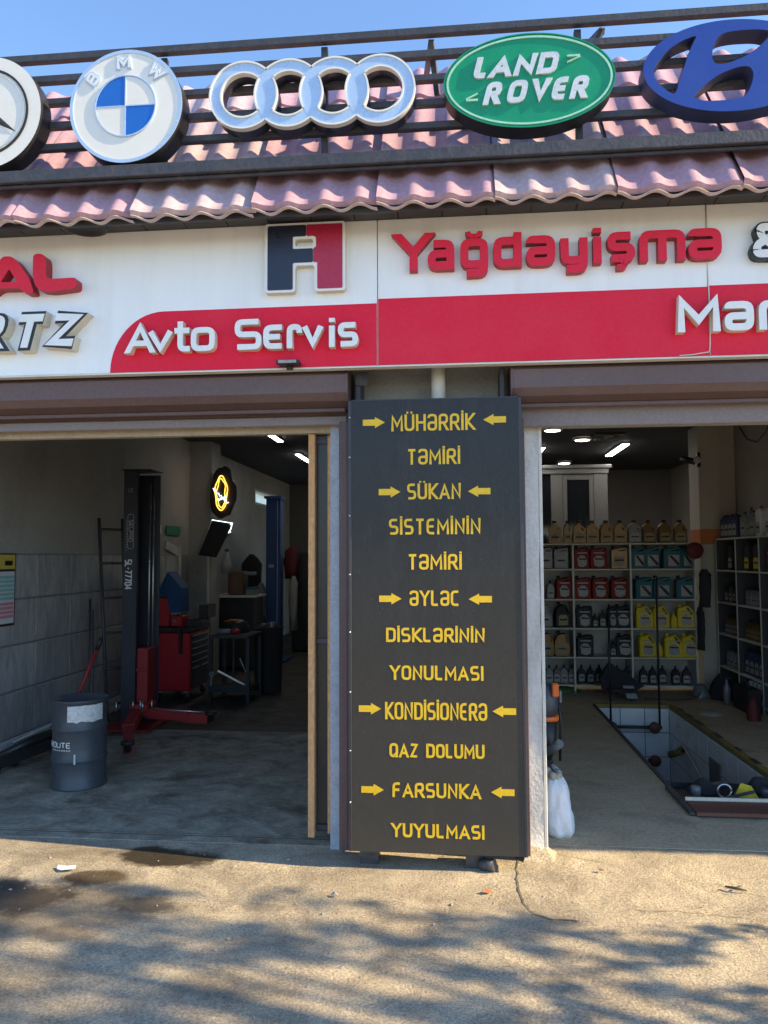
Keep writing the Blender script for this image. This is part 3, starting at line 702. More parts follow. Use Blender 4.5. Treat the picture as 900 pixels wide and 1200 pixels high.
# ---- shutters
def shutter(x0, x1, label, bar_h, zt):
    t = thing('roller_shutter', label, 'roller shutter', ((x0+x1)/2, -.1, 0), 'rolled up shutters over the bays')
    prof = [(-.02, 2.715), (-.22, 2.715), (-.27, 2.665), (-.27, 2.565), (-.235, 2.525), (-.15, 2.500), (-.02, 2.500)]
    def fr(u, v, d): return (d, u, v)
    mb = MB(); mb.shape(prof, [], fr, x0+.012, x1-.012, True); mb.build('shutter_box', M['shutter'], t)
    for a, b_ in ((x0, x0+.011), (x1-.011, x1)):
        mb = MB(); mb.shape([(p[0]-.004 if p[0] < -.1 else p[0], p[1]+(.0 if p[1] > 2.6 else -.004)) for p in prof], [], fr, a, b_, True); mb.build('end_cap', M['shutter'], t)
    mb = MB(); mb.box(x0+.03, x1-.03, -.16, -.14, 2.478, 2.5, .003); mb.build('slot_lip', M['shutter'], t)
    mb = MB(); n = 2
    mb.box(x0+.03, x1-.03, -.085, -.06, zt-bar_h, zt, .006); mb.build('bottom_bar', M['slat'], t)
    mb = MB(); mb.box(x0+.03, x1-.03, -.082, -.064, zt+.003, 2.499, .004); mb.build('slat', M['shutter'], t)
    return t
shutter(-3.75, -.603, 'long brown roller shutter box over the left bay with a pale board beneath', .055, 2.47)
shutter(.29, 3.6, 'brown roller shutter box over the right bay with a scratched grey bottom bar', .115, 2.495)

# ============================================================ shop sign
FY = -.32
sign = thing('shop_sign', 'long red and white fascia sign with raised lettering above both bays', 'sign', (-.4, FY, 2.69))
def z_bot(x): return 2.695
for (a, b_) in ((-4.2, -.431), (-.427, 1.316), (1.319, 3.3), (3.303, 7.6), (7.603, 11.9)):
    MB().box(a, b_, FY, FY+.05, 2.696, 3.508, .003).build('fascia_panel', M['white'], sign)
MB().box(-4.2, 11.9, FY-.006, FY+.052, 2.686, 2.694).build('edge_trim', M['pvc'], sign)
fr = XZ(FY)
arc = [(-1.945, 2.697)] + [(-1.945+.31*(1-math.cos(t)), 2.70+.338*math.sin(t)) for t in [PI/2*k/14 for k in range(1, 15)]] + [(-.433, 3.04), (-.433, 2.697)]
mb = MB(); mb.shape(arc, [], fr, 0, .003); mb.build('red_band', M['red'], sign)
MB().box(-.425, 1.314, FY-.003, FY, 2.697, 3.064).build('red_band', M['red'], sign)
MB().box(1.321, 3.298, FY-.003, FY, 2.697, 3.070).build('red_band', M['red'], sign)
RL = [M['redlet'], M['redside']]; WLm = [M['whitelet'], M['letside']]
def px2x(px): return -.251+(px-480)/222
def line_letters(items, z0, h, sw, mats, d, conv, base_slope=0):
    for (ch, a, b_) in items:
        x0, x1 = conv(a), conv(b_)
        letter(ch, x0, x1, z0+base_slope*(x0+x1)/2, h, sw, fr, d, sign, mats)
yag = [('Y',464,506),('a',502,534),('ğ',541,574),('d',580,613.5),('ə',618.5,652.5),('y',658.5,690),('i',695.5,706.5),('ş',712.5,744),('m',749,801),('ə',804,841.5)]
line_letters(yag, 3.197, .205, .043, RL, .05, px2x)
avto = [('A',152,186),('v',178,208),('t',211,231),('o',229,257),('S',280,311),('ɛ',313,336),('r',340,357),('v',357,382),('i',387,395.5),('s',398,421)]
line_letters(avto, 2.792, .170, .031, WLm, .05, lambda p: -1.821+(p-155)/206)
mer = [('M',790,838),('ə',842.5,875),('r',880.5,903),('k',908,935)]
G['k'] = (.5, [([(0,0),(0,1)],0,0), ([(.46,X),(.08,.38),(.5,0)],0,0)])
line_letters(mer, 2.812, .195, .038, WLm, .05, lambda p: 1.143+(p-790)/222)
letter('&', 1.53, 1.70, 3.19, .185, .042, XZ(FY-.0505), 0.002, sign, [M['whitelet'], M['blackout']], name='letter')
letter('&', 1.522, 1.708, 3.182, .201, .058, fr, .05, sign, [M['blackout'], M['blackout']], name='letter_back')
# crimson pair of chunky letters
def poly_letter(name, outer, holes, mats, d=.07):
    mb = MB(); mb.cur = 0
    mb.shape(outer, holes, fr, 0, d)
    for k, q in enumerate(mb.f):
        pass
    ob = mb.build(name, mats, sign)
    for p in ob.data.polygons: p.material_index = 0 if abs(p.normal.y) > .7 else 1
    return ob
def px(pxx, pyy):   # pixel on the sign's face, left part
    return (-2.13+(pxx-95)/205.5+.0, 3.364-(pyy-303)/209+.0)
A_out = fillet([px(-20,348),px(-20,340),px(2,308),px(7,302.5),px(17,302.5),px(24,308),px(40,330),px(46,348),px(34,348),px(30,341.5),px(2,341),px(-6,348)], .02, True)
poly_letter('letter', A_out, [fillet([px(5,333.5),px(25,334),px(15,318)], .01, True)], RL)
poly_letter('letter', fillet([px(44,302),px(51,300.5),px(58,303),px(60,310),px(60,328),px(64,332),px(97,331.5),px(97,344),px(66,347),px(52,345),px(46,337),px(44,325)], .02, True), [], RL)
# outlined italic capitals
for ch, a, b_ in (('R', -32, 9), ('T', 13, 58), ('Z', 57, 101)):
    x0, x1 = px(a, 0)[0], px(b_, 0)[0]; sh = .25
    letter(ch, x0-.0, x1, 2.82, .222, .074, fr, .07, sign, [M['blackout'], M['letside']], shear=sh)
    letter(ch, x0+.016, x1-.016, 2.836, .190, .043, XZ(FY-.0715), .002, sign, [M['whitelet'], M['whitelet']], shear=sh, name='letter_face')
# emblem panel of two colours
LX0, LX1, LZ0, LZ1 = -1.048, -.600, 3.105, 3.492
W_, H_ = LX1-LX0, LZ1-LZ0
def lp(u, v): return (LX0+u*W_, LZ0+v*H_)
lg = MB(); lg.shape(fillet([lp(-.0,0),lp(0,1),lp(1,1),lp(1,0),lp(.62,0),lp(.62,.38),lp(.38,.38),lp(.38,0)], .018, True), [fillet([lp(.38,.66),lp(.38,.76),lp(.60,.76),lp(.60,.66)], .012, True)], fr, 0, .045)
lo = lg.build('emblem_letter', [M['whitelet'], M['letside']], sign)
for p in lo.data.polygons: p.material_index = 0 if abs(p.normal.y) > .7 else 1
e = .035
mb = MB(); mb.shape(fillet([lp(e,e),lp(e,1-e),lp(.515,1-e),lp(.515,.78+.02),lp(.35,.80),lp(.35,.62),lp(.62-.02,.62),lp(.62-.02,.42),lp(.35,.42),lp(.35,e)], .01, True), [], XZ(FY-.0455), 0, .003); mb.build('navy_face', M['navy'], lo)
mb = MB(); mb.shape(fillet([lp(.52,1-e),lp(1-e,1-e),lp(1-e,e),lp(.655,e),lp(.655,.42),lp(.605,.42),lp(.605,.62),lp(.64,.64),lp(.64,.775),lp(.61,.80),lp(.52,.80)], .008, True), [], XZ(FY-.0455), 0, .003); mb.build('crimson_face', M['maroon'], lo)
# floodlight under the sign
t = thing('floodlight', 'small dark led floodlight fixed under the red band of the sign', 'floodlight', (-.91, -.36, 2.70))
MB().box(-.975, -.85, -.40, -.325, 2.70, 2.722, .004).build('housing', M['black'], t)
MB().box(-.962, -.863, -.405, -.4005, 2.703, 2.719).build('lens', M['jlab'], t)
MB().box(-.93, -.895, -.34, -.33, 2.68, 2.70).build('bracket', M['black'], t)
# thin cable hanging over the panel joint
mb = MB(); mb.tube([(1.318, FY-.004, 3.5), (1.316, FY-.005, 3.2), (1.322, FY-.006, 2.9), (1.316, FY-.008, 2.74), (1.31, FY-.01, 2.715), (1.22, FY-.012, 2.702), (1.16, FY-.01, 2.70)], .0028, 6)
tag(recenter(mb.build('cable', M['pvc'])), 'thin pale cable hanging down the right panel joint of the sign', 'cable')

# ============================================================ steel frame that carries the emblems
fm = thing('sign_lattice', 'dark steel lattice of rails and posts standing in front of the tiled roof', 'frame', (-.4, -.48, 3.6))
FYY = -.48
for (z, hh) in ((4.447, .042), (4.322, .04), (4.190, .036), (4.055, .036), (3.930, .036)):
    MB().box(-4.1, 11.8, FYY-.02, FYY+.02, z-hh/2, z+hh/2, .003).build('rail', M['steel'], fm)
MB().box(-4.1, 11.8, -.61, -.58, 3.680, 3.745, .004).build('beam', M['steel'], fm)
MB().box(-4.1, 11.8, -.577, -.40, 3.742, 3.750).build('gutter_plate', M['steel'], fm)
MB().box(-4.1, 11.8, -.578, -.560, 3.664, 3.679, .002).build('beam', M['steel'], fm)
for x in (-3.4, -2.55, -1.60, -.70, .65, 1.75, 2.6):
    MB().box(x-.018, x+.018, FYY+.021, FYY+.055, 3.745, 4.425, .003).build('post', M['steel'], fm)
    MB().bar((x, -.50, 3.76), (x, -.30, 3.76), .03, .03).build('bracket', M['steel'], fm)
for x in (-.12, .78, -3.0):
    MB().bar((x, FYY+.04, 4.42), (x-.06 if x < 0 else x-.16, .15, 4.55), .03, .03).build('brace', M['steel'], fm)
    MB().bar((x, FYY+.04, 4.42), (x+.03 if x < 0 else x-.14, FYY+.10, 4.16), .03, .02).build('brace', M['steel'], fm)

# ============================================================ emblem signs
EY = -.60
def ell(cx, cz, rx, rz, n=72, a0=0, a1=2*PI, full=True):
    return [(cx+rx*math.cos(a0+(a1-a0)*k/(n if full else n-1)), cz+rz*math.sin(a0+(a1-a0)*k/(n if full else n-1))) for k in range(n)]
def can(parent, cx, cz, rx, rz, depth, face, side, name='body'):
    mb = MB(); mb.shape(ell(cx, cz, rx, rz), [], XZ(EY), -depth, 0, True)
    ob = mb.build(name, [face, side], parent)
    for p in ob.data.polygons: p.material_index = 0 if p.normal.y < -.7 else 1; p.use_smooth = abs(p.normal.y) < .7
    return ob
def ring(parent, cx, cz, rx, rz, wd, d0, d1, m, name='ring'):
    mb = MB(); mb.shape(ell(cx, cz, rx, rz), [ell(cx, cz, rx-wd, rz-wd)], XZ(EY), d0, d1); return mb.build(name, m, parent)
# the round sign with a three pointed star
cx, cz, r = -2.545, 4.085, .315
t = thing('emblem_sign', 'round white emblem sign with black ring and three pointed star, cut off at far left', 'sign', (cx, EY, cz-r), 'round and oval emblem signs on the roof frame')
can(t, cx, cz, r, r, .11, M['pale'], M['black'])
ring(t, cx, cz, .245, .245, .012, 0, .006, M['black']); ring(t, cx, cz, .222, .222, .006, 0, .005, M['silver'])
for k in range(3):
    a = PI/2+2*PI*k/3+R(-4); tip = (cx+.215*math.cos(a), cz+.215*math.sin(a))
    b1 = (cx+.035*math.cos(a+PI/3), cz+.035*math.sin(a+PI/3)); b2 = (cx+.035*math.cos(a-PI/3), cz+.035*math.sin(a-PI/3))
    mb = MB(); f_ = XZ(EY); c0 = f_(cx, cz, .02)
    mb.add([f_(*b1, .001), f_(*tip, .003), f_(*b2, .001), c0], [(0, 1, 3), (1, 2, 3)]); mb.build('star_arm', M['black'], t)
# the round blue and white sign
cx, cz, r = -1.752, 4.070, .312
t = thing('emblem_sign', 'round white emblem sign with blue and white quarters and three letters around the top', 'sign', (cx, EY, cz-r), 'round and oval emblem signs on the roof frame')
can(t, cx, cz, r, r, .12, M['pale'], M['black'])
ring(t, cx, cz, r, r, .018, 0, .004, M['rim'])
for q in range(4):
    a0 = PI/2*q; pts = [(cx, cz)]+[(cx+.163*math.cos(a0+PI/2*k/12), cz+.163*math.sin(a0+PI/2*k/12)) for k in range(13)]
    mb = MB(); mb.shape(pts, [], XZ(EY), 0, .004); mb.build('quarter', M['blue'] if q in (1, 3) else M['pale'], t)
ring(t, cx, cz, .171, .171, .007, 0, .008, M['rim'])
for (u0_, u1_, v0_, v1_) in ((-.163, .163, -.003, .003), (-.003, .003, -.163, .163)):
    MB().box(cx+u0_, cx+u1_, EY-.0065 if u0_ < -.1 else EY-.0072, EY, cz+v0_, cz+v1_).build('divider', M['rim'], t)
for ch, ang, wdt in (('B', 139, .070), ('M', 93, .088), ('W', 46, .100)):
    a = R(ang); rot = a-PI/2; rc = .242
    def xf(u, v, a=a, rot=rot): return (cx+rc*math.cos(a)+u*math.cos(rot)-v*math.sin(rot), cz+rc*math.sin(a)+u*math.sin(rot)+v*math.cos(rot))
    letter(ch, -wdt/2, wdt/2, -.040, .080, .026, XZ(EY), .008, t, [M['rim'], M['rim']], xf=xf)
    letter(ch, -wdt/2+.006, wdt/2-.006, -.034, .068, .013, XZ(EY-.0085), .0012, t, [M['pale'], M['pale']], xf=xf, name='letter_face')
# four linked rings
c4 = [(-1.1085+.2417*k, 4.092-.004*k) for k in range(4)]; RO, RI = .185, .117
t = thing('emblem_sign', 'emblem sign of four linked pale blue rings with white edges', 'sign', (-.745, EY, 3.9), 'round and oval emblem signs on the roof frame')
def inside(p, j):
    d = math.hypot(p[0]-c4[j][0], p[1]-c4[j][1]); return RI+1e-4 < d < RO-1e-4
for k, (cx, cz) in enumerate(c4):
    mb = MB(); mb.shape(ell(cx, cz, RO-.002, RO-.002, 96), [ell(cx, cz, RI+.002, RI+.002, 96)], XZ(EY), -.1, -.004+.0006*k)
    ob = mb.build('ring', [M['rim'], M['navy']], t)
    for p in ob.data.polygons: p.material_index = 0 if abs(p.normal.y) > .7 else 1
rimb = MB()
for k, (cx, cz) in enumerate(c4):
    for rad, sg in ((RO, -1), (RI, 1)):
        N = 144
        for i in range(N):
            a, b_ = 2*PI*i/N, 2*PI*(i+1)/N; mid = (a+b_)/2
            if any(inside((cx+rad*math.cos(mid), cz+rad*math.sin(mid)), j) for j in range(4) if j != k): continue
            q = []
            for ang in (a, b_):
                for rd in (rad, rad+sg*.009): q.append((cx+rd*math.cos(ang), cz+rd*math.sin(ang)))
            f_ = XZ(EY); rimb.add([f_(*q[0], .004), f_(*q[1], .004), f_(*q[3], .004), f_(*q[2], .004), f_(*q[0], -.03), f_(*q[2], -.03), f_(*q[1], -.004), f_(*q[3], -.004)],
                                  [(0, 1, 2, 3), (0, 4, 5, 3), (1, 6, 7, 2)])
rimb.build('white_edge', M['pale'], t)
# green oval
cx, cz = .378, 4.072
t = thing('emblem_sign', 'green oval emblem sign with two rows of silver slanted capitals', 'sign', (cx, EY, cz-.25), 'round and oval emblem signs on the roof frame')
can(t, cx, cz, .432, .248, .11, M['green'], M['black'])
ring(t, cx, cz, .432, .248, .006, 0, .005, M['green']); ring(t, cx, cz, .417, .233, .010, 0, .006, M['palegreen'])
def gx(p): return cx+(p-619)/233
def zslope(u, v): return (u, v+.012*(u-cx))
for word, z0, h in (([('L',552.5,570), ('A',571.5,597), ('N',600,624), ('D',627,650)], 4.095, .112), ([('R',564,583), ('O',591,613), ('V',620,641), ('E',643,662), ('R',665,684)], 3.953, .118)):
    for ch, a, b_ in word:
        letter(ch, gx(a), gx(b_), z0, h, .029, XZ(EY), .012, t, [M['silver'], M['silver']], shear=.26 if ch != 'V' else .16, xf=zslope)
for (a, b_, z, sg) in ((664, 679, 4.165, 1), (545, 559, 4.0, -1)):
    mb = MB(); f_ = XZ(EY)
    x0, x1 = gx(a), gx(b_)
    mb.stroke([(x0, z+.018*sg), (x1, z+.018*sg)], .010, f_, 0, .01)
    mb.stroke([(x1, z+.012*sg), (x0, z-.015*sg)] if sg > 0 else [(x0, z+.012*sg), (x1, z-.015*sg)], .007, f_, 0, .0104); mb.build('accent_mark', M['palegreen'], t)
# blue oval with slanted capital
cx, cz = 1.378, 4.085
t = thing('emblem_sign', 'dark blue open oval emblem sign with a slanted capital, cut off at the right', 'sign', (cx, EY, cz-.24), 'round and oval emblem signs on the roof frame')
def hp(a, b_):
    dx = (a-711)/4.5; dy = (b_-350)/4.5+.055*dx; return (cx+dx/246, cz-dy/223)
def smooth_loop(P, it=2):
    for _ in range(it):
        Q = []
        for i in range(len(P)):
            a, b_ = P[i], P[(i+1) % len(P)]; Q += [(a[0]*.8+b_[0]*.2, a[1]*.8+b_[1]*.2), (a[0]*.2+b_[0]*.8, a[1]*.2+b_[1]*.8)]
        P = Q
    return P
HL = [(288,385),(302,345),(360,275),(435,225),(530,190),(500,240),(455,350),(405,500),(370,490),(320,450),(292,412)]
HBt = [(490,520),(560,450),(640,395),(740,358),(800,355),(820,385),(815,430),(790,490),(760,515),(680,530),(560,535)]
holes = []
for Hh in (HL, HBt):
    P = [hp(*q) for q in Hh]; holes.append(smooth_loop(P)); holes.append(smooth_loop([(2*cx-p[0], 2*cz-p[1]) for p in P]))
mb = MB(); mb.shape(ell(cx, cz, .432, .236, 96), holes, XZ(EY), -.11, 0, True)
ob = mb.build('body', [M['oval_blue'], M['oval_side']], t)
for p in ob.data.polygons: p.material_index = 0 if p.normal.y < -.7 else 1

# ============================================================ black service board
sb = thing('service_board', 'tall black board with yellow service names and arrows between the two bays', 'sign board', (-.127, -.24, 0))
BX0, BX1, BZ0, BZ1, BYF = -.592, .332, .095, 2.51, -.28
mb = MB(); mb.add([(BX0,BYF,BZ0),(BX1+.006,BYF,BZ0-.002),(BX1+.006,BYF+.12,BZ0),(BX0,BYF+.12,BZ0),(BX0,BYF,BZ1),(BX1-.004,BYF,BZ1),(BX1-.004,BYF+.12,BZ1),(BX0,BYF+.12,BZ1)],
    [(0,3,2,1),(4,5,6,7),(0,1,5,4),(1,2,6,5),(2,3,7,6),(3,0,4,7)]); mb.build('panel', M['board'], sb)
MB().box(BX1-.006, BX1+.010, BYF-.004, BYF+.1, BZ0-.002, BZ1+.002, .002).build('edge_strip', M['boardedge'], sb)
MB().box(BX0-.006, BX0+.010, BYF-.004, BYF+.1, BZ0, BZ1+.002, .002).build('edge_strip', M['boardedge'], sb)
MB().box(BX0+.011, BX1-.007, BYF-.003, BYF+.1, BZ1, BZ1+.006).build('edge_strip', M['boardedge'], sb)
rv = None
for z in (.35, .62, .93, 1.25, 1.56, 1.88, 2.2, 2.42):
    mb = MB().lathe((0, 0, 0), [(.0055, 0), (.0055, -.003), (.002, -.005), (0, -.005)], 10, 'y')
    if rv is None: rv = mb.build('rivet', M['chrome'], sb, local=True); rv.location = Vector((BX0+.002, BYF-.004, z))-sb.location
    else: part('rivet', rv.data, sb, Vector((BX0+.002, BYF-.004, z))-sb.location)
def bpx(p, q):   # photo pixel on the board's face -> (x, z)
    u = (p-409.0-(q-470)*-.004)/(197.5+(q-470)*.0232)
    return (BX0+u*(BX1-BX0), BZ1-(q-(470-4*u+0))/(527+11.5*u)*(BZ1-BZ0))
frb = XZ(BYF)
rows = [('MÜHƏRRİK', 458.5, 556, 486.5, 505, 496), ('TƏMİRİ', 477, 539, 528, 546, None), ('SÜKAN', 477, 540, 569.5, 588, 579), ('SİSTEMİNİN', 455.5, 563, 611.5, 630, None),
        ('TƏMİRİ', 477.5, 541, 653.5, 672, None), ('ƏYLƏC', 479.5, 538.5, 696.5, 715, 706), ('DİSKLƏRİNİN', 451.5, 568, 740, 758, None), ('YONULMASI', 456, 566.5, 784, 802.5, None),
        ('KONDİSİONERƏ', 450, 571, 826.5, 849, 837), ('QAZ DOLUMU', 455, 568, 874, 893, None), ('FARSUNKA', 458.5, 564, 919, 939, 929.5), ('YUYULMASI', 457, 568, 965.5, 985, None)]
arrows = {0: (425, 451, 565.5, 591.5, 496, 493), 2: (443.5, 469, 548, 574, 579.5, 579), 5: (443.5, 470, 549, 576, 706, 707), 8: (418.5, 445, 577, 604.5, 834, 838), 10: (421, 448, 575.5, 603, 927, 931)}
yel = [M['yellow'], M['yellow']]
for ri, (txt, xa, xb, ya, yb, ar) in enumerate(rows):
    x0, zt_ = bpx(xa, ya); x1, zb_ = bpx(xb, yb)
    h = zt_-zb_; sw = .0128; gap = .30
    tot = sum((G[c][0] if c != ' ' else .3)*1.04+gap for c in txt)-gap
    # letters share one horizontal unit so that the line fills its measured length
    unit = (x1-x0-sw*1.0)/tot; x = x0
    for c in txt:
        if c == ' ': x += (.3*1.04+gap)*unit; continue
        wd = G[c][0]*1.04*unit
        zc = bpx(xa+(xb-xa)*(x-x0)/(x1-x0), yb)[1]
        letter(c, x, x+wd+sw, zb_, h, sw, frb, .0015, sb, yel, side=0); x += wd+gap*unit
    if ri in arrows:
        a0, a1, b0, b1, yy, yy2 = arrows[ri]
        for (p0, p1, yv, flip) in ((a0, a1, yy, 1), (b0, b1, yy2, -1)):
            xa_, zz = bpx(p0, yv); xb_, _ = bpx(p1, yv)
            if flip < 0: xa_, xb_ = xb_, xa_
            L = xb_-xa_; hx = xa_+L*.55
            mb = MB(); mb.shape([(xa_, zz-.017), (hx, zz-.017), (hx, zz-.030), (xb_, zz), (hx, zz+.030), (hx, zz+.017), (xa_, zz+.017)], [], frb, 0, .0015); mb.build('arrow', M['yellow'], sb)
mb = MB(); mb.tube([(.10, -.23, .03), (.17, -.26, .04)], .032, 16); mb.build('foot', M['steel'], sb)
mb = MB(); mb.box(.02, .12, -.22, -.1, .0, .094); mb.build('foot', M['steel'], sb)
mb = MB(); mb.box(-.55, -.45, -.2, -.1, .0, .094); mb.build('foot', M['steel'], sb)

# ============================================================ left bay
# narrow glazed door leaf with raw wooden stiles
dl = thing('door_leaf', 'narrow glazed door leaf with raw wooden stiles left of the black board', 'door', (-.81, .05, 0))
def stile(x0, x1, y0, y1, z0): 
    mb = MB(); mb.box(x0, x1, y0, y1, z0, 2.382, .003); return mb.build('stile', M['wood'], dl)
stile(-.879, -.840, .02, .075, .05); stile(-.772, -.748, .06, .11, .06)
MB().box(-.839, -.773, .075, .081, .07, 2.38).build('glass_pane', M['thinglass'], dl)
for z in (.08, 1.15, 2.33): MB().box(-.839, -.773, .06, .09, z, z+.03, .002).build('rail', M['steel'], dl)
# drum
dr = thing('oil_drum', 'slate blue steel drum with white lettering standing on the greasy floor of the left bay', 'drum', (-2.795, 1.08, FW))
H_D = .63; rD = .192
prof = [(.0, .004), (rD-.01, .004), (rD+.004, 0), (rD+.004, .012), (rD-.004, .022)]
for hz in (.205, .425): prof += [(rD-.004, hz-.025), (rD, hz-.014), (rD+.008, hz), (rD, hz+.014), (rD-.004, hz+.025)]
prof += [(rD-.004, H_D-.02), (rD+.004, H_D-.012), (rD+.004, H_D), (rD-.004, H_D), (rD-.008, H_D-.016), (0, H_D-.016)]
mb = MB().lathe((0, 0, 0), prof, 48); mb.build('body', M['drum'], dr, local=True)
def cyl_patch(a0, a1, z0, z1, rad, m, name, parent, n=10, jag=0):
    rnd = random.Random(5); mb = MB()
    for k in range(n+1):
        a = a0+(a1-a0)*k/n; j0 = rnd.uniform(0, jag); j1 = rnd.uniform(0, jag)
        mb.v += [(rad*math.sin(a), -rad*math.cos(a), z0+j0), (rad*math.sin(a), -rad*math.cos(a), z1-j1*.4)]
    for k in range(n): mb.face((2*k, 2*k+2, 2*k+3, 2*k+1), True)
    return mb.build(name, m, parent, local=True)
cyl_patch(R(-28)+.5, R(50)+.5, .475, .60, rD+.0015, M['label'], 'torn_label', dr, 12, .012)
cyl_patch(R(-28), R(-12), .39, .415, rD+.0015, M['label'], 'scratch_mark', dr, 5, .008) if False else None
# lettering wrapped round the drum
def wrapf(u, v, d): 
    a = u/rD; return (math.sin(a)*(rD+d), -math.cos(a)*(rD+d), v)
x = -.16
for c in 'ROUTE':
    wd = .030; mb = MB()
    for P, cl in glyph_paths(c):
        mb.stroke([(x+p[0]*wd/.54, .305+p[1]*.034) for p in P], .006, wrapf, .001, .0022, bool(cl))
    mb.build('letter', M['whitelet'], dr, local=True); x += wd+.010
mb = MB()
for k in range(9): mb.stroke([(-.135+k*.019, .285), (-.125+k*.019, .285)], .007, wrapf, .001, .002)
mb.build('small_print', M['whitelet'], dr, local=True)
cyl_patch(.28, .34, .19, .26, rD+.009, M['label'], 'drip_mark', dr, 2, 0)
# trolley jack behind the drum
jk = thing('floor_jack', 'red handled trolley jack parked behind the slate blue drum', 'jack', (-3.3, 1.7, FW))
MB().tube([(-3.33,1.85,.22),(-3.10,1.98,.90)], .016, 10).build('handle', M['liftred'], jk)
MB().tube([(-3.108,1.976,.87),(-3.08,1.992,.98)], .02, 10).build('grip', M['black'], jk)
for dy in (-.1, .1): MB().bar((-3.55,1.35+dy,.08), (-3.28,1.9+dy,.16), .018, .09).build('side_plate', M['black'], jk)
MB().tube([(-3.6,1.33,.11),(-3.42,1.55,.20),(-3.34,1.78,.22)], [.03,.035,.04], 10).build('lift_arm', M['black'], jk)
MB().lathe((-3.27,1.78,.20), [(0,-.055),(.03,-.048),(.052,-.02),(.052,.02),(.03,.048),(0,.055)], 18).build('knob', M['liftred'], jk)
for (x, y) in ((-3.55,1.24),(-3.55,1.5),(-3.26,1.75),(-3.26,2.02)): MB().lathe((x, y, .045+FW), [(0,-.02),(.04,-.02),(.04,.02),(0,.02)], 18, 'y').build('wheel', M['black'], jk)
# white pipe along the wall foot
mb = MB(); mb.tube([(-3.69,.4,.10),(-3.69,1.3,.085),(-3.64,1.95,.035)], [.03,.03,.024], 12); tag(recenter(mb.build('plastic_pipe', M['pvc'])), 'white plastic pipe lying along the foot of the tiled wall', 'pipe')
mb = MB(); mb.tube([(-3.71,1.75,.13),(-3.71,2.9,.16)], .008, 8); tag(recenter(mb.build('thin_pipe', M['pvc'])), 'thin pale pipe running along the baseboard towards the lift', 'pipe')
# ladder
ld = thing('ladder', 'dark metal ladder leaning on the tiled wall left of the dark lift column', 'ladder', (-3.45, 2.9, FW))
l0, l1 = Vector((-3.68, 3.15, 2.07)), Vector((-3.52, 3.35, 2.07)); b0, b1 = Vector((-3.46, 2.95, .01)), Vector((-3.34, 3.15, .01))
MB().tube([l0, b0], .018, 8).build('rail', M['steel'], ld); MB().tube([l1, b1], .018, 8).build('rail', M['steel'], ld)
for k in range(7):
    q = .05+k*.17+.005; MB().tube([l0.lerp(b0, q), l1.lerp(b1, q)], .013, 8).build('rung', M['steel'], ld)
mb = MB(); mb.tube([(-3.66, 2.95, 1.25), (-3.55, 2.75, .02)], .012, 8); mb.tube([(-3.64, 2.97, 1.15), (-3.52, 2.77, .02)], .008, 6)
tag(recenter(mb.build('metal_rod', M['steel'])), 'thin dark metal rods leaning on the wall behind the ladder', 'rod')
# two post lift, near column
def stroke_text(txt, frame, x0, z0, h, wd, gap, sw, m, parent, name='letter'):
    x = x0
    for c in txt:
        mb = MB(); gw = G[c][0]
        for P, cl in glyph_paths(c): mb.stroke([(x+p[0]*wd/.54, z0+p[1]*h) for p in P], sw, frame, 0, .0012, bool(cl))
        mb.build(name, m, parent); x += (gw if gw else 0)*wd/.54+gap
lf = thing('car_lift', 'tall dark lift column with red carriage and swing arms beside the red tool chest', 'car lift', (-3.15, 2.97, FW))
MB().box(-3.285,-3.155,2.85,2.862,.03,2.52,.002).build('front_flange', M['liftgrey'], lf)
MB().box(-3.285,-3.273,2.862,3.12,.03,2.52).build('web', M['liftgrey'], lf)
MB().box(-3.285,-3.02,3.121,3.133,.03,2.50,.002).build('rear_flange', M['liftgrey'], lf)
MB().box(-3.30,-3.005,2.835,3.15,2.522,2.535,.002).build('top_plate', M['liftgrey'], lf)
MB().box(-3.155,-3.143,2.85,2.895,.03,2.52).build('flange_lip', M['liftgrey'], lf)
for x in (-3.10, -3.06): MB().tube([(x, 3.06, .3), (x, 3.06, 2.5)], .008, 8).build('cable', M['chrome'], lf)
MB().box(-3.42,-2.95,2.7,3.25,.008,.03,.004).build('base_plate', M['liftred'], lf)
MB().box(-3.14,-3.03,2.88,3.08,.16,.78,.006).build('carriage', M['liftred'], lf)
MB().box(-3.17,-2.98,2.78,3.0,.14,.26,.01).build('arm_hub', M['liftred'], lf)
MB().box(-3.20,-3.02,2.86,2.90,.56,.585,.003).build('carriage_stop', M['liftred'], lf)
def arm(p, q, w0, name='swing_arm'):
    a = MB().bar(p, q, w0, .085).build(name, M['liftred'], lf); return a
arm((-3.02,2.85,.17),(-2.58,2.80,.15),.10); arm((-2.62,2.80,.14),(-2.38,2.78,.13),.075)
arm((-3.10,2.80,.17),(-2.98,2.35,.12),.11); arm((-2.99,2.40,.11),(-2.72,1.75,.10),.08)
for c in ((-2.36,2.78,.17), (-2.70,1.70,.14)):
    MB().lathe(c, [(0,-.06),(.03,-.06),(.03,0),(.055,.002),(.055,.03),(0,.03)], 18).build('lift_pad', M['black'], lf)
for (x, y) in ((-3.12,2.76),(-3.05,2.77),(-2.95,2.80),(-3.0,2.70),(-3.25,2.68)): MB().tube([(x,y,.20),(x,y,.30)], .009, 8).build('bolt', M['chrome'], lf)
MB().tube([(-2.95,2.78,.22),(-2.7,2.80,.20),(-2.4,2.79,.19)], .006, 6).build('arm_cable', M['chrome'], lf)
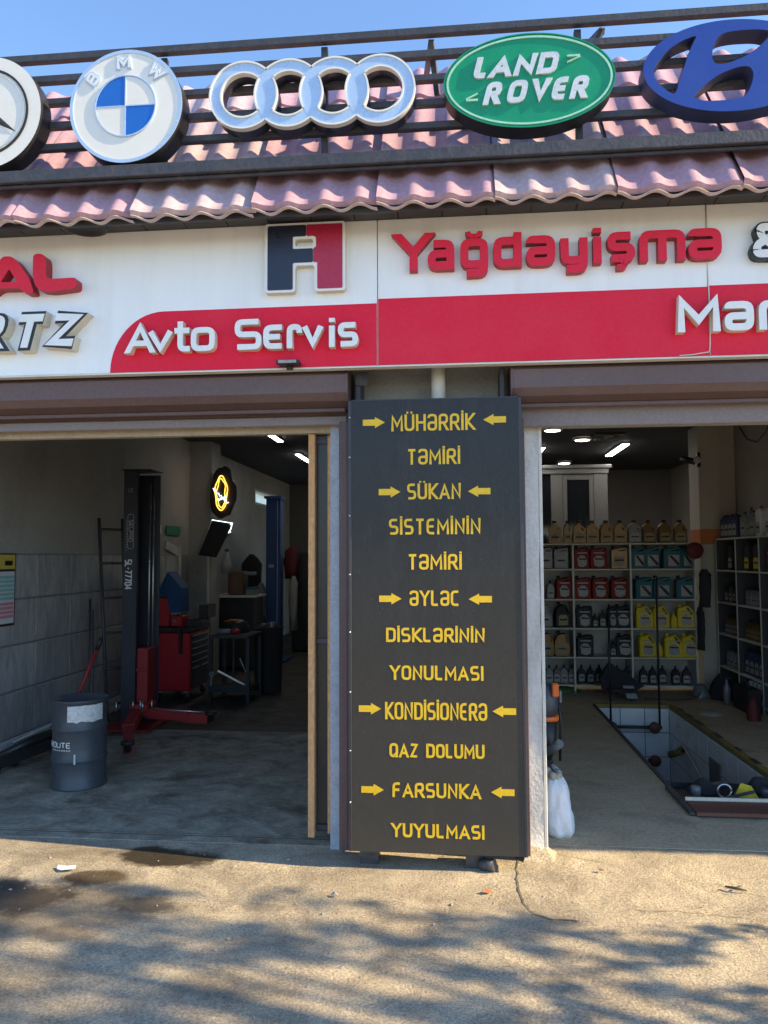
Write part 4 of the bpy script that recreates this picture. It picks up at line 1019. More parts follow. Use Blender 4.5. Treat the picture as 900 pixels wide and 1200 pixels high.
# lettering turned to read downwards
def vert(cx_, ztop, y):
    return lambda u, v, d: (cx_+v, y-d, ztop-u)
stroke_text('SL-77704', vert(-3.258, 1.64, 2.85), 0, 0, .062, .028, .013, .011, M['whitelet'], lf)
stroke_text('SELPRO', vert(-3.225, 2.03, 2.85), 0, 0, .034, .027, .012, .007, M['jlab'], lf)
mb = MB(); mb.stroke(fillet([(-.06,-.014),(-.06,.046),(.28,.046),(.28,-.014)], .028, True), .005, vert(-3.225, 2.03, 2.85), 0, .0012, True); mb.build('badge_outline', M['jlab'], lf)
mb = MB()
for k in range(12): mb.stroke([(k*.026, -.028), (k*.026+.014, -.028)], .006, vert(-3.225, 2.03, 2.85), 0, .001)
mb.build('small_print', M['jlab'], lf)
mb = MB()
for x in (-3.225, -3.195): mb.stroke([(x+.016*math.cos(a)+.0, 2.325+.016*math.sin(a)) for a in [PI*.25+PI*1.5*k/8 for k in range(9)]], .004, XZ(2.85), 0, .001)
mb.stroke([(-3.209, 2.325), (-3.197, 2.325)], .004, XZ(2.85), 0, .0014); mb.build('mark', M['jlab'], lf)
# rear blue lift column
t = thing('car_lift', 'blue lift column standing at the dark rear of the left bay', 'car lift', (-3.0, 7.9, FW))
MB().box(-3.11,-2.93,7.8,7.815,.03,2.62).build('front_flange', M['liftblue'], t); MB().box(-2.925,-2.88,7.83,8.05,.03,2.62).build('side_flange', M['liftblue'], t)
MB().box(-3.11,-3.095,7.816,8.05,.03,2.62).build('web', M['liftblue'], t); MB().box(-3.25,-2.75,7.6,8.25,.008,.035).build('base_plate', M['liftblue'], t)
MB().box(-3.06,-2.98,7.79,7.8,1.50,1.55).build('sticker', M['jlab'], t); MB().box(-3.14,-2.86,7.77,8.1,2.62,2.66).build('top_plate', M['liftblue'], t)
# tool chest
tc = thing('tool_chest', 'red rolling tool chest with black drawers and steel handles by the left wall', 'tool chest', (-3.3, 4.6, FW))
MB().box(-3.51,-3.09,4.22,4.90,.13,.80,.012).build('body', M['chestred'], tc)
MB().box(-3.53,-3.07,4.20,4.92,.80,.865,.012).build('worktop', M['black'], tc)
for k in range(7):
    z0 = .70-k*.075 if k < 6 else .16; z1 = z0+.068 if k < 6 else .315
    dd = MB().box(-3.092,-3.078,4.27,4.85,z0,z1,.003).build('drawer', M['black'], tc)
    if k < 6: MB().box(-3.078,-3.066,4.28,4.84,z1-.016,z1-.002,.002).build('drawer_handle', M['chrome'], dd)
for (x, y) in ((-3.46,4.27),(-3.14,4.27),(-3.46,4.85),(-3.14,4.85)):
    cw = MB().lathe((x,y,.06+FW), [(0,-.018),(.05,-.018),(.052,0),(.05,.018),(0,.018)], 18, 'x').build('castor', M['black'], tc)
    MB().box(x-.025,x+.025,y-.02,y+.02,.10,.13).build('castor_fork', M['chrome'], cw)
MB().box(-3.2,-3.17,4.16,4.22,.56,.86,.004).build('side_bracket', M['black'], tc); MB().box(-3.5,-3.47,4.16,4.22,.60,.86,.004).build('side_bracket', M['black'], tc)
t = thing('red_case', 'upright red machine case standing on the tool chest under a blue cover', 'tool case', (-3.42, 4.3, .865))
MB().box(-3.50,-3.34,4.24,4.5,.866,1.20,.01).build('case_body', M['chestred'], t); MB().box(-3.338,-3.2,4.26,4.5,.866,.99,.01).build('front_box', M['chestred'], t)
MB().lathe((-3.28,4.26,.93), [(0,-.02),(.018,-.018),(.018,0),(0,0)], 12, 'y').build('knob', M['jlab'], t)
mb = MB(); mb.add([(-3.50,4.22,1.20),(-3.36,4.20,1.22),(-3.33,4.22,1.02),(-3.20,4.22,1.03),(-3.20,4.24,1.31),(-3.36,4.22,1.50),(-3.50,4.3,1.28),
                   (-3.50,4.5,1.20),(-3.36,4.5,1.22),(-3.33,4.5,1.02),(-3.20,4.5,1.03),(-3.20,4.48,1.31),(-3.36,4.5,1.50),(-3.50,4.48,1.28)],
    [(0,1,5,6),(1,2,5),(2,3,4,5),(7,13,12,8),(8,12,9),(9,12,11,10),(6,5,12,13),(5,4,11,12),(4,3,10,11),(3,2,9,10),(0,6,13,7)])
tag(recenter(mb.build('blue_cover', M['bluecloth'])), 'blue cover draped over the red case on the tool chest', 'cover')
for k in range(3): tag(recenter(MB().tube([(-3.30+k*.04,4.23,.99),(-3.30+k*.04,4.23,1.05)], .008, 6).build('socket_tool', M['chrome'])), ['leftmost','middle','rightmost'][k]+' small steel socket standing in front of the blue cover', 'tool', 'row of steel sockets on the tool chest')
t = thing('storage_box', 'small black open box on the right end of the tool chest', 'box', (-3.17, 4.4, .865))
MB().box(-3.16,-2.98,4.3,4.6,.866,.94,.005).build('tray', M['black'], t); MB().box(-3.08,-2.97,4.5,4.8,.942,1.10,.005).build('lid', M['black'], t)
# work table with vice and clutter
wb = thing('work_table', 'black steel work table with crossed tools beneath, right of the red tool chest', 'table', (-2.63, 4.5, FW))
MB().box(-2.88,-2.40,4.25,4.85,.73,.765,.004).build('table_top', M['lacewood'], wb)
for (x, y) in ((-2.86,4.28),(-2.42,4.28),(-2.86,4.82),(-2.42,4.82)): MB().box(x-.02,x+.02,y-.02,y+.02,FW,.73).build('leg', M['lacewood'], wb)
MB().box(-2.86,-2.42,4.28,4.82,.12,.14).build('lower_shelf', M['lacewood'], wb); MB().box(-2.84,-2.44,4.262,4.278,.12,.2).build('apron', M['lacewood'], wb)
MB().box(-2.62,-2.60,4.35,4.37,.14,.72).build('upright', M['lacewood'], wb)
tag(recenter(MB().bar((-2.78,4.3,.36),(-2.46,4.4,.17),.025,.02).build('pry_bar', M['chrome'])), 'steel bar lying slanted on the lower shelf of the work table', 'tool')
tag(recenter(MB().bar((-2.52,4.3,.50),(-2.46,4.33,.34),.012,.012).build('wrench', M['chrome'])), 'bright thin wrench hanging at the right under the work table', 'tool')
tag(recenter(MB().lathe((-2.83,4.24,.33), [(.012,-.012),(.032,-.012),(.032,.012),(.012,.012)], 12, 'y').bar((-2.84,4.24,.2),(-2.83,4.24,.32),.03,.02).build('white_hook', M['jgry'])), 'pale hooked tool hanging at the left leg of the work table', 'tool')
t = thing('angle_tool', 'red and grey power tool lying on the work table', 'power tool', (-2.7, 4.4, .766))
MB().tube([(-2.82,4.4,.80),(-2.66,4.42,.80)], .03, 12).build('motor', M['jgry'], t); MB().tube([(-2.66,4.42,.80),(-2.56,4.43,.80)], .024, 12).build('handle', M['chestred'], t)
t = thing('welding_mask', 'dark round helmet with red visor line on the work table', 'helmet', (-2.66, 4.65, .766))
MB().lathe((-2.66,4.66,.766), [(.15,0),(.15,.04),(.13,.11),(.07,.15),(0,.16)], 20).build('shell', M['black'], t); MB().tube([(-2.79,4.57,.90),(-2.70,4.52,.925),(-2.60,4.52,.92)], .008, 6).build('visor_edge', M['orangepl'], t)
for (x, y, r_, h, lb) in ((-2.32, 5.0, .14, .78, 'tall dark waste bin right of the work table'), (-2.5, 5.3, .13, .74, 'dark bin standing behind the work table')):
    t = thing('waste_bin', lb, 'bin', (x, y, FW)); MB().lathe((x, y, FW), [(0,0),(r_*.85,0),(r_,h),(r_+.01,h),(r_+.01,h+.02),(r_-.01,h+.02),(r_*.8,.03)], 22).build('body', M['darkcloth'], t)
    MB().lathe((x, y, h+.02), [(r_*.9,-.02),(r_*.5,.05),(0,.07)], 12).build('bag_top', M['black'], t)
# rear shelf with machines
rs = thing('wall_bench', 'dark rear bench with machines between the pilaster and the blue column', 'bench', (-3.2, 6.9, FW))
MB().box(-3.6,-2.95,6.6,7.2,1.08,1.11).build('shelf_board', M['shelf'], rs); MB().box(-3.6,-3.0,6.65,7.2,.08,1.07).build('cabinet', M['lacewood'], rs)
t = thing('grinder_machine', 'brown bench machine on the dark rear bench', 'machine', (-3.3, 6.8, 1.11)); MB().box(-3.40,-3.16,6.68,6.95,1.111,1.46,.02).build('housing', M['jbrn'], t); MB().box(-3.18,-3.02,6.7,6.9,1.40,1.45,.01).build('arm', M['jgry'], t)
t = thing('small_box', 'small pale blue box at the right end of the rear bench', 'box', (-3.02, 6.8, 1.11)); MB().box(-3.12,-2.98,6.66,6.9,1.112,1.20,.004).build('carton', M['jgry'], t); MB().box(-3.125,-2.975,6.655,6.905,1.20,1.225,.003).build('lid', M['jteal'], t)
t = thing('white_bottle', 'tall pale blue bottle high against the pilaster', 'bottle', (-3.42, 6.55, 1.5)); MB().lathe((-3.36,6.5,1.44), [(0,0),(.07,0),(.075,.12),(.04,.22),(.025,.30),(0,.31)], 16).build('body', M['jlab'], t); MB().lathe((-3.36,6.5,1.75), [(0,0),(.03,0),(.03,.04),(0,.04)], 12).build('cap', M['jteal'], t)
# papers on the pilaster, licence plates and poster on the wall
for (z0, z1, a, b_) in ((1.05, 1.22, -3.70, -3.56), (1.42, 1.52, -3.66, -3.58), (.80, .98, -3.69, -3.58)):
    tag(recenter(MB().box(a, b_, 6.038, 6.048, z0, z1).build('paper_note', M['jlab'])), {1.05: 'middle', 1.42: 'highest', .80: 'lowest'}[z0]+' of the pale paper notes pasted on the wall pilaster', 'paper', 'paper notes on the pilaster')
def plate(y0, y1, zc, h, m, lb, tilt=0, txt=None):
    t = thing('number_plate', lb, 'number plate', (-3.757, (y0+y1)/2, zc-h/2), 'number plates on the left wall')
    cy = (y0+y1)/2; L = (y1-y0)/2; ay = Vector((0, math.cos(tilt), math.sin(tilt))); az = Vector((0, -math.sin(tilt), math.cos(tilt)))
    MB().obox((-3.757, cy, zc), (1,0,0), ay, az, .006, L, h/2).build('plate', m, t)
    def frp(u, v, d): p = Vector((-3.7505+d, cy, zc))+ay*u+az*v; return tuple(p)
    if txt: stroke_text(txt, frp, -L*.72, -h*.3, h*.6, L*.30, L*.12, L*.045, M['blackout'], t)
    return t
plate(4.56, 5.0, 2.02, .11, M['platewhite'], 'white number plate on the wall above the tool chest, uppermost left', 0, '8-22')
plate(5.17, 5.66, 2.02, .12, M['plategreen'], 'green number plate on the left wall above the tool chest')
plate(5.17, 5.66, 1.78, .11, M['platewhite'], 'tilted white number plate below the green one', R(-12), None)
plate(4.52, 4.66, 1.80, .12, M['platewhite'], 'small pale plate on the wall just right of the lift column')
po = thing('wall_poster', 'black framed price poster with yellow, cyan and pink rows at the far left', 'poster', (-3.74, 1.47, 1.10))
MB().box(-3.750,-3.735,1.14,1.765,1.10,1.70,.003).build('frame', M['black'], po); MB().box(-3.735,-3.732,1.16,1.745,1.12,1.55).build('sheet', M['paper'], po)
MB().box(-3.735,-3.731,1.16,1.745,1.57,1.69).build('header', M['yel2'], po)
for k in range(6): MB().box(-3.732,-3.7305,1.17,1.735,1.49-k*.035,1.515-k*.035).build('row', M['cyan'], po)
for k in range(4): MB().box(-3.732,-3.7305,1.17,1.735,1.27-k*.035,1.295-k*.035).build('row', M['pink'], po)
MB().box(-3.731,-3.7302,1.60,1.71,1.60,1.64).build('header_mark', M['blackout'], po)
tag(recenter(MB().tube([(-3.6,5.25,1.26),(-3.6,5.24,1.82)], .014, 8).tube([(-3.6,5.25,1.26),(-3.6,5.26,.90)], .014, 8).build('pale_stick', M['letside'])), 'thin pale stick standing upright behind the tool chest', 'stick')
tag(recenter(MB().box(-3.49,-3.462,6.01,6.035,.5,1.72).build('conduit', M['letside'])), 'pale vertical conduit on the wall pilaster under the black screen', 'conduit')
# neon sign and screen
nsn = thing('neon_sign', 'yellow looped neon sign with white script on a ragged black backing', 'neon sign', (-3.28, 6.0, 2.2))
rnd = random.Random(2); bk = []
for k in range(26):
    a = 2*PI*k/26; q = 1+rnd.uniform(-.06, .14); bk.append((-3.27+.175*q*math.cos(a), 2.56+.36*q*math.sin(a)))
mb = MB(); mb.shape(bk, [], XZ(6.0), -.02, 0, True); mb.build('backing', M['blackout'], nsn)
mb = MB()
def loop(cx_, cz_, rx, rz, r_, ph=0, wob=.0): return [(cx_+(rx+wob*math.sin(5*a))*math.cos(a+ph), 5.97, cz_+(rz+wob*math.cos(4*a))*math.sin(a+ph)) for a in [2*PI*k/40 for k in range(41)]]
MB().tube(loop(-3.285, 2.56, .085, .235, 0, 0, .008), .007, 6).build('neon_tube', M['neony'], nsn)
MB().tube(loop(-3.285, 2.56, .060, .20, 0, .3, .010), .006, 6).build('neon_tube', M['neony'], nsn)
pts = [(-3.40+.012*k, 5.955, 2.62-.011*k+.022*math.sin(k*2.1)) for k in range(20)]
MB().tube(pts, .005, 6).build('neon_script', M['neonw'], nsn)
pts = [(-3.33+.010*k, 5.955, 2.46+.004*k+.02*math.sin(k*1.9)) for k in range(14)]
MB().tube(pts, .005, 6).build('neon_script', M['neonw'], nsn)
scr = thing('screen', 'black tilted screen with a white lit edge under the neon sign', 'screen', (-3.35, 5.9, 1.67))
P = [(-3.585,5.90,1.70),(-3.32,5.86,1.665),(-3.13,6.02,2.14),(-3.43,6.02,2.19)]
mb = MB(); Q = [(x, y+.04, z) for x, y, z in P]; mb.add(P+Q, [(0,1,2,3),(7,6,5,4),(0,4,5,1),(1,5,6,2),(2,6,7,3),(3,7,4,0)]); mb.build('panel', M['blackout'], scr)
MB().tube([P[3], P[2]], .006, 5).build('lit_edge', M['neonw'], scr); MB().tube([P[0], P[3]], .006, 5).build('side_edge', M['chrome'], scr)
MB().tube([(-3.16,6.0,2.12),(-3.13,5.99,2.14),(-3.15,5.99,2.06),(-3.19,5.99,2.0),(-3.15,5.99,2.02)], .007, 5).build('lit_edge', M['neonw'], scr)
# hanging clothes and dark furniture at the back
def garment(x, z0, z1, w_, y, m, lb, cat='jacket'):
    mb = MB(); n = 20; prof = [(0, w_*.15), (.05, w_*.5), (.14, w_*.95), (.3, w_*.9), (.5, w_), (.75, w_*.82), (1, w_*.9)]
    vs = []
    for k, (t_, ww) in enumerate(prof):
        z = z1+(z0-z1)*t_
        for i in range(n):
            a = 2*PI*i/n; rip = 1+.14*math.sin(3*a+k)+.10*math.sin(7*a+2.3*k); vs.append((x+ww/2*math.cos(a)*rip, y+.09*math.sin(a)*rip, z))
    fs = [(k*n+i, k*n+(i+1) % n, (k+1)*n+(i+1) % n, (k+1)*n+i) for k in range(len(prof)-1) for i in range(n)]
    mb.add(vs, fs, True); mb.face(list(range(n))[::-1]); mb.face([(len(prof)-1)*n+i for i in range(n)])
    return tag(recenter(mb.build('hanging_garment', m)), lb, cat)
garment(-3.46, .55, 1.72, .36, 8.2, M['darkcloth'], 'long dark jacket hanging left of the blue lift column')
garment(-3.24, .55, 1.25, .16, 8.0, M['rag'], 'grey garment hanging low beside the blue lift column')
garment(-2.86, 1.30, 1.86, .26, 8.6, M['redbag'], 'dark red garment hanging right of the blue lift column')
garment(-2.76, .45, 1.35, .14, 8.3, M['rag'], 'pale grey overall hanging in front of the black wardrobe', 'overall')
t = thing('wardrobe', 'tall black wardrobe at the dark rear end of the left bay', 'wardrobe', (-2.4, 9.2, FW))
MB().box(-2.95,-1.7,9.0,9.5,.03,1.75,.01).build('body', M['lacewood'], t); MB().box(-2.93,-2.34,8.985,8.999,.08,1.7).build('door', M['lacewood'], t); MB().box(-2.32,-1.72,8.985,8.999,.08,1.7).build('door', M['lacewood'], t)
tag(recenter(MB().box(-2.45,-2.1,8.0,8.3,.01,.36,.01).build('cardboard_box', M['bark'])), 'low brown carton on the floor in front of the wardrobe', 'box')
# ceiling strip lamps, left bay
for (x, y0, y1, lb) in ((-2.45, 5.13, 6.0, 'nearest white strip lamp on the left bay ceiling'), (-2.49, 7.3, 8.37, 'farther white strip lamp on the left bay ceiling')):
    t = thing('strip_lamp', lb, 'ceiling lamp', (x, (y0+y1)/2, CZ), 'white strip lamps on the ceilings')
    MB().box(x-.045, x+.045, y0, y1, CZ-.03, CZ-.001, .004).build('housing', M['jwht'], t); MB().box(x-.035, x+.035, y0+.01, y1-.01, CZ-.038, CZ-.0305).build('diffuser', M['lamp'], t)

# ============================================================ right bay: pit
pit = thing('inspection_pit', 'white tiled inspection pit with worn yellow edge sunk in the floor of the right bay', 'pit', ((PX0+PX1)/2, (PY0+PY1)/2, 0))
MB().box(PX0-.05, PX0-.002, PY0, PY1, PD, -.004).box(PX1+.002, PX1+.05, PY0, PY1, PD, -.004).box(PX0-.05, PX1+.05, PY1+.002, PY1+.05, PD, -.004).box(PX0-.05, PX1+.05, PY0-.05, PY0-.002, PD, -.004).build('pit_wall', M['grout'], pit)
MB().box(PX0-.05, PX1+.05, PY0, PY1, PD-.05, PD).build('pit_floor', M['pitdark'], pit)
tb = None
def tilep(loc, rz=0):
    global tb
    if tb is None:
        tb = MB().box(-.128, .128, -.004, .004, -.128, .128, .003).build('pit_tile', M['pittile'], pit, local=True); tb.location = loc; tb.rotation_euler.z = rz
    else: part('pit_tile', tb.data, pit, loc, rz)
for j in range(5):
    for i in range(3): tilep(Vector((PX0+.134+i*.264, PY1-.003, -.16-j*.264))-pit.location)
    for i in range(13): tilep(Vector((PX1-.003, PY1-.14-i*.264, -.16-j*.264))-pit.location, PI/2)
MB().box(PX0-.02, PX1+.03, PY1-.0, PY1+.06, -.02, .014, .004).build('yellow_edge', M['yellowpaint'], pit)
MB().box(PX1-.0, PX1+.06, PY0+.3, PY1-.001, -.02, .014, .004).build('yellow_edge', M['yellowpaint'], pit)
MB().box(PX0-.035, PX0-.0, PY0+.05, PY1-.001, -.03, .012, .004).build('steel_edge', M['steel'], pit)
rnd = random.Random(8)
for k in range(7):
    y = PY1-.3-k*.42+rnd.uniform(-.1, .1); MB().box(PX1+.012+rnd.uniform(0, .02), PX1+.064, y, y+rnd.uniform(.12, .3), .0141, .0165).build('worn_patch', M['steel'], pit)
MB().box(PX1-.022, PX1-.008, 2.75, 3.05, -.42, -.20).build('wall_niche', M['grout'], pit)
# pit jack
pj = thing('pit_jack', 'dark pit jack with two tall thin rods at the far end of the pit', 'pit jack', (1.87, 4.3, -.3))
for (x, z1) in ((1.632, 1.07), (2.15, 1.42)): MB().tube([(x, 4.28, -.2), (x, 4.28, z1)], .012, 8).build('rod', M['black'], pj)
MB().tube([(1.60, 4.28, -.2), (2.17, 4.28, -.2)], .018, 10).build('cross_bar', M['steel'], pj)
for (x, z) in ((2.09, -.2), (2.09, -.55), (1.64, -.2)): MB().lathe((x, 4.25, z), [(0,-.03),(.05,-.028),(.06,-.01),(.06,.02),(0,.02)], 18, 'y').build('end_disc', M['brownwood'], pj)
MB().tube([(2.02, 4.28, -.55), (2.12, 4.28, -.55)], .02, 8).build('stub', M['steel'], pj)
tag(recenter(MB().tube([(2.2,3.9,-.36),(2.24,3.75,-.26),(2.26,3.3,-.42),(2.26,2.95,-.5),(2.26,2.6,-.7),(2.25,2.4,-.75)], .010, 6).build('pit_cable', M['pvc'])), 'dark cable running down the tiled pit wall', 'cable')
t = thing('work_lamp', 'small yellow brown work lamp hooked on the tiled pit wall', 'lamp', (2.2, 3.95, -.45)); MB().tube([(2.18,4.0,-.42),(2.26,3.85,-.34)], .035, 12).build('lamp_body', M['yellowpaint'], t); MB().tube([(2.265,3.84,-.335),(2.28,3.80,-.32)], .02, 10).build('cap', M['black'], t)
# cover board and tool tray at the near end
pb = thing('pit_cover', 'red brown wooden cover board across the near end of the pit', 'board', (2.1, .8, FW))
MB().box(PX0-.02, 2.9, .70, .945, .010, .035, .004).build('board', M['brownwood'], pb); MB().box(PX0-.02, 2.9, .946, .962, .010, .055, .002).build('lip', M['letside'], pb)
MB().box(PX0-.06, PX0-.022, .72, 1.3, .009, .03, .003).build('end_strip', M['steel'], pb)
ty = thing('tool_tray', 'shallow dark tray of greasy tools over the near end of the pit', 'tray', (1.95, 1.15, 0))
MB().box(PX0+.01, PX1-.02, .964, 1.42, -.03, -.01).box(PX0+.01, PX1-.02, 1.40, 1.42, -.009, .02).build('tray', M['black'], ty)
rnd = random.Random(21)
item_specs = [('ring', 1.80, 1.16, 'bright steel ring lying among the tools in the tray'), ('can', 1.62, 1.2, 'small grey can in the left part of the tool tray'), ('rag', 1.95, 1.2, 'yellow and white rag in the middle of the tool tray'),
  ('can', 2.08, 1.18, 'blue grey can right of the yellow rag in the tray'), ('can', 2.18, 1.25, 'small blue can at the right end of the tray'), ('nut', 1.60, 1.04, 'bright nut at the left front of the tool tray'), ('nut', 1.72, 1.03, 'small rusty nut at the front of the tool tray'), ('bar', 1.72, 1.3, 'dark wrench lying across the back of the tray'), ('bar', 1.86, 1.08, 'thin steel rod beside the bright ring'), ('bag', 1.70, 1.30, 'dark crumpled bag in the back of the tray'), ('bag', 2.12, 1.36, 'crumpled black glove at the right back of the tray')]
for kind, x, y, lb in item_specs:
    z = -.01
    if kind == 'ring': mb = MB().tube([(x+.045*math.cos(a), y, z+.05+.045*math.sin(a)) for a in [2*PI*k/20 for k in range(21)]], .009, 6); m = M['chrome']; nm = 'steel_ring'
    elif kind == 'can': mb = MB().lathe((x, y, z), [(0,0),(.035,0),(.035,.06),(.028,.07),(.0,.07)], 14); m = M['drum'] if x > 2 else M['jgry']; nm = 'small_can'
    elif kind == 'rag': mb = MB().add([(x-.07,y,z),(x+.08,y-.03,z),(x+.09,y+.06,z),(x-.05,y+.07,z),(x-.02,y+.02,z+.09),(x+.05,y+.02,z+.07)], [(0,1,5,4),(1,2,5),(2,3,4,5),(3,0,4)]); m = M['jyel']; nm = 'oily_rag'
    elif kind == 'nut': mb = MB().lathe((x, y, z), [(.008,0),(.02,0),(.02,.025),(.008,.025)], 6, smooth=False); m = M['chrome']; nm = 'steel_nut'
    elif kind == 'bar': mb = MB().bar((x-.10, y, z+.02), (x+.12, y+.04, z+.06), .02, .015); m = M['steel']; nm = 'wrench'
    else:
        mb = MB(); vs = [(x, y, z+.10)]; n = 9
        for ring_ in ((.06, .08), (.11, .0)):
            for k in range(n): a = 2*PI*k/n; q = ring_[0]*rnd.uniform(.7, 1.2); vs.append((x+q*math.cos(a), y+q*.7*math.sin(a), z+ring_[1]*rnd.uniform(.7, 1.1)))
        mb.add(vs, [(0, 1+k, 1+(k+1) % n) for k in range(n)]+[(1+k, 1+n+k, 1+n+(k+1) % n, 1+(k+1) % n) for k in range(n)]); m = M['darkcloth']; nm = 'crumpled_bag'
    tag(recenter(mb.build(nm, m)), lb, nm.split('_')[-1])

# ============================================================ oil shelves and jugs
def shelving(label, x0, x1, y0, y1, zs, vs, back, mback):
    t = thing('wall_rack', label, 'rack', ((x0+x1)/2, (y0+y1)/2, FW)); return t
rk = thing('storage_rack', 'cream open rack full of oil jugs across the right bay, five levels high', 'rack', (1.8, 5.35, FW))
RX = [.70, 1.385, 2.068, 2.818]; ZB = [1.815, 1.505, 1.139, .789, .440, .110]
for z in ZB: MB().box(RX[0], RX[3]+.02, 5.15, 5.52, z-.018, z, .002).build('shelf_board', M['shelf'], rk)
for x in RX:
    for k in range(5): MB().box(x-.01, x+.012, 5.152, 5.518, ZB[k+1]+.001, ZB[k]-.019).build('upright', M['shelf'], rk)
    MB().box(x-.01, x+.012, 5.16, 5.20, FW, .091).build('leg', M['shelf'], rk)
MB().box(RX[0], RX[3]+.02, 5.521, 5.53, .095, 1.81).build('back_panel', M['shelfback'], rk)
def jug_mesh(kind, style='plain'):
    """outline in x-z (unit: metres), returned as mesh data for body, cap, label"""
    if kind == 'gold': w_, h, dp = .150, .255, .09; outer = [(-.46,0),(-.5,.08),(-.46,.5),(-.5,.62),(-.38,.86),(-.16,.97),(-.16,1.0),(.10,1.0),(.10,.95),(.36,.80),(.5,.62),(.46,.5),(.5,.08),(.46,0)]; hole = [(.10,.78),(.24,.70),(.33,.62),(.22,.60)]; cap = (-.03, .05)
    elif kind == 'can': w_, h, dp = .195, .265, .12; outer = [(-.48,0),(-.5,.05),(-.5,.80),(-.44,.90),(-.22,.92),(.10,.99),(.44,.99),(.5,.92),(.5,.05),(.48,0)]; hole = [(.02,.84),(.38,.90),(.38,.84),(.02,.79)]; cap = (-.33, .045)
    elif kind == 'handle': w_, h, dp = .200, .270, .12; outer = [(-.48,0),(-.5,.05),(-.5,.80),(-.42,.92),(-.2,.93),(-.02,1.0),(.14,1.0),(.46,.70),(.5,.58),(.5,.05),(.48,0)]; hole = [(.02,.88),(.12,.90),(.36,.66),(.34,.58),(.20,.66)]; cap = (-.30, .045)
    elif kind == 'small': w_, h, dp = .085, .205, .06; outer = [(-.46,0),(-.5,.05),(-.5,.62),(-.36,.80),(-.2,.88),(-.2,.92),(.2,.92),(.2,.88),(.46,.72),(.5,.6),(.5,.05),(.46,0)]; hole = None; cap = (0, .022)
    elif kind == 'tallcan': w_, h, dp = .16, .30, .10; outer = [(-.5,0),(-.5,.86),(-.3,.95),(-.1,.98),(.3,.98),(.5,.86),(.5,0)]; hole = None; cap = (.0, .03)
    elif kind == 'oval': w_, h, dp = .19, .28, .12; outer = [(-.4,0),(-.5,.15),(-.5,.5),(-.42,.75),(-.26,.92),(.0,1.0),(.2,.98),(.42,.7),(.5,.4),(.5,.12),(.42,0)]; hole = [(.14,.86),(.24,.82),(.34,.62),(.28,.6)]; cap = (-.22, .04)
    O = [(x*w_, z*h) for x, z in outer]; Hs = [[(x*w_, z*h) for x, z in hole]] if hole else []
    cxm, czm = 0, h*.45
    mb = MB(); shr = lambda L, k: [(cxm+(x-cxm)*k, czm+(z-czm)*k) for x, z in L]
    fr_ = lambda u, v, d: (u, -d, v)
    loops = [O]+Hs; inner = [shr(O, .93)]+[[(x+(x-sum(p[0] for p in L)/len(L))*.12, z+(z-sum(p[1] for p in L)/len(L))*.12) for x, z in L] for L in Hs]
    for sgn in (1, -1):
        flat = [p for L in inner for p in L]; tris = tessellate_polygon([[Vector((p[0], p[1], 0)) for p in L] for L in inner])
        o = len(mb.v); mb.v += [fr_(p[0], p[1], sgn*dp/2) for p in flat]
        for t_ in tris: mb.face([o+i for i in t_] if sgn > 0 else [o+i for i in t_][::-1])
        for L, I in zip(loops, inner):
            o = len(mb.v); n = len(L)
            for p, q in zip(L, I): mb.v += [fr_(p[0], p[1], sgn*dp*.34), fr_(q[0], q[1], sgn*dp/2)]
            for i in range(n): j = (i+1) % n; mb.face((o+2*i, o+2*j, o+2*j+1, o+2*i+1), True)
    for L in loops: mb.wall(L, fr_, -dp*.34, dp*.34, True, True)
    cap_mb = MB().lathe((cap[0]*w_ if kind != 'gold' else cap[0]*w_, 0, h*(.93 if kind in ('can', 'handle') else .98 if kind != 'small' else .92)), [(0,0),(cap[1]*.5,0),(cap[1]*.5,.028),(cap[1]*.4,.034),(0,.034)], 10)
    cap_mb.cur = 0
    lw, l0, l1 = {'gold': (.36,.10,.50), 'can': (.34,.12,.62), 'handle': (.34,.12,.55), 'small': (.38,.12,.55), 'tallcan': (.42,.1,.5), 'oval': (.30,.1,.55)}[kind]
    lab = MB(); F = lambda u, v: (u*w_, -dp/2-.0018, v*h); B_ = lambda u, v: (u*w_, -dp/2-.0004, v*h)
    def plate_(P, k=0):
        lab.cur = k; o = len(lab.v); n_ = len(P); lab.v += [F(*p) for p in P]+[B_(*p) for p in P]; lab.face([o+i for i in range(n_)])
        for i in range(n_): lab.face((o+i, o+n_+i, o+n_+(i+1) % n_, o+(i+1) % n_))
    if style == 'diag':
        plate_([(-.22, .12), (.40, .12), (.40, .62), (-.22, .62)])
        lab.cur = 1; o = len(lab.v); lab.v += [(p[0]*w_, -dp/2-.0026, p[1]*h) for p in ((-.20, .60), (-.02, .60), (.39, .26), (.39, .14), (.30, .14))]; lab.face(range(o, o+5))
    elif style == 'drop':
        plate_([(-.24, .14), (.06, .08), (.30, .16), (.33, .40), (.16, .60), (-.10, .62), (-.30, .48)])
        lab.cur = 1; o = len(lab.v); lab.v += [(p[0]*w_, -dp/2-.0026, p[1]*h) for p in ((-.22, .42), (.26, .40), (.26, .47), (-.22, .49))]; lab.face(range(o, o+4))
        plate_([(-.30, .70), (.34, .70), (.34, .76), (-.30, .76)], 0)
    else:
        plate_([(-lw, l0), (lw, l0), (lw, l1*.82), (lw*.6, l1), (-lw*.6, l1), (-lw, l1*.82)])
        lab.cur = 1; o = len(lab.v); lab.v += [(p[0]*w_, -dp/2-.0026, p[1]*h) for p in ((-lw*.8, l0+(l1-l0)*.45), (lw*.8, l0+(l1-l0)*.45), (lw*.8, l0+(l1-l0)*.62), (-lw*.8, l0+(l1-l0)*.62))]; lab.face(range(o, o+4))
    return mb, cap_mb, lab
cache = {}
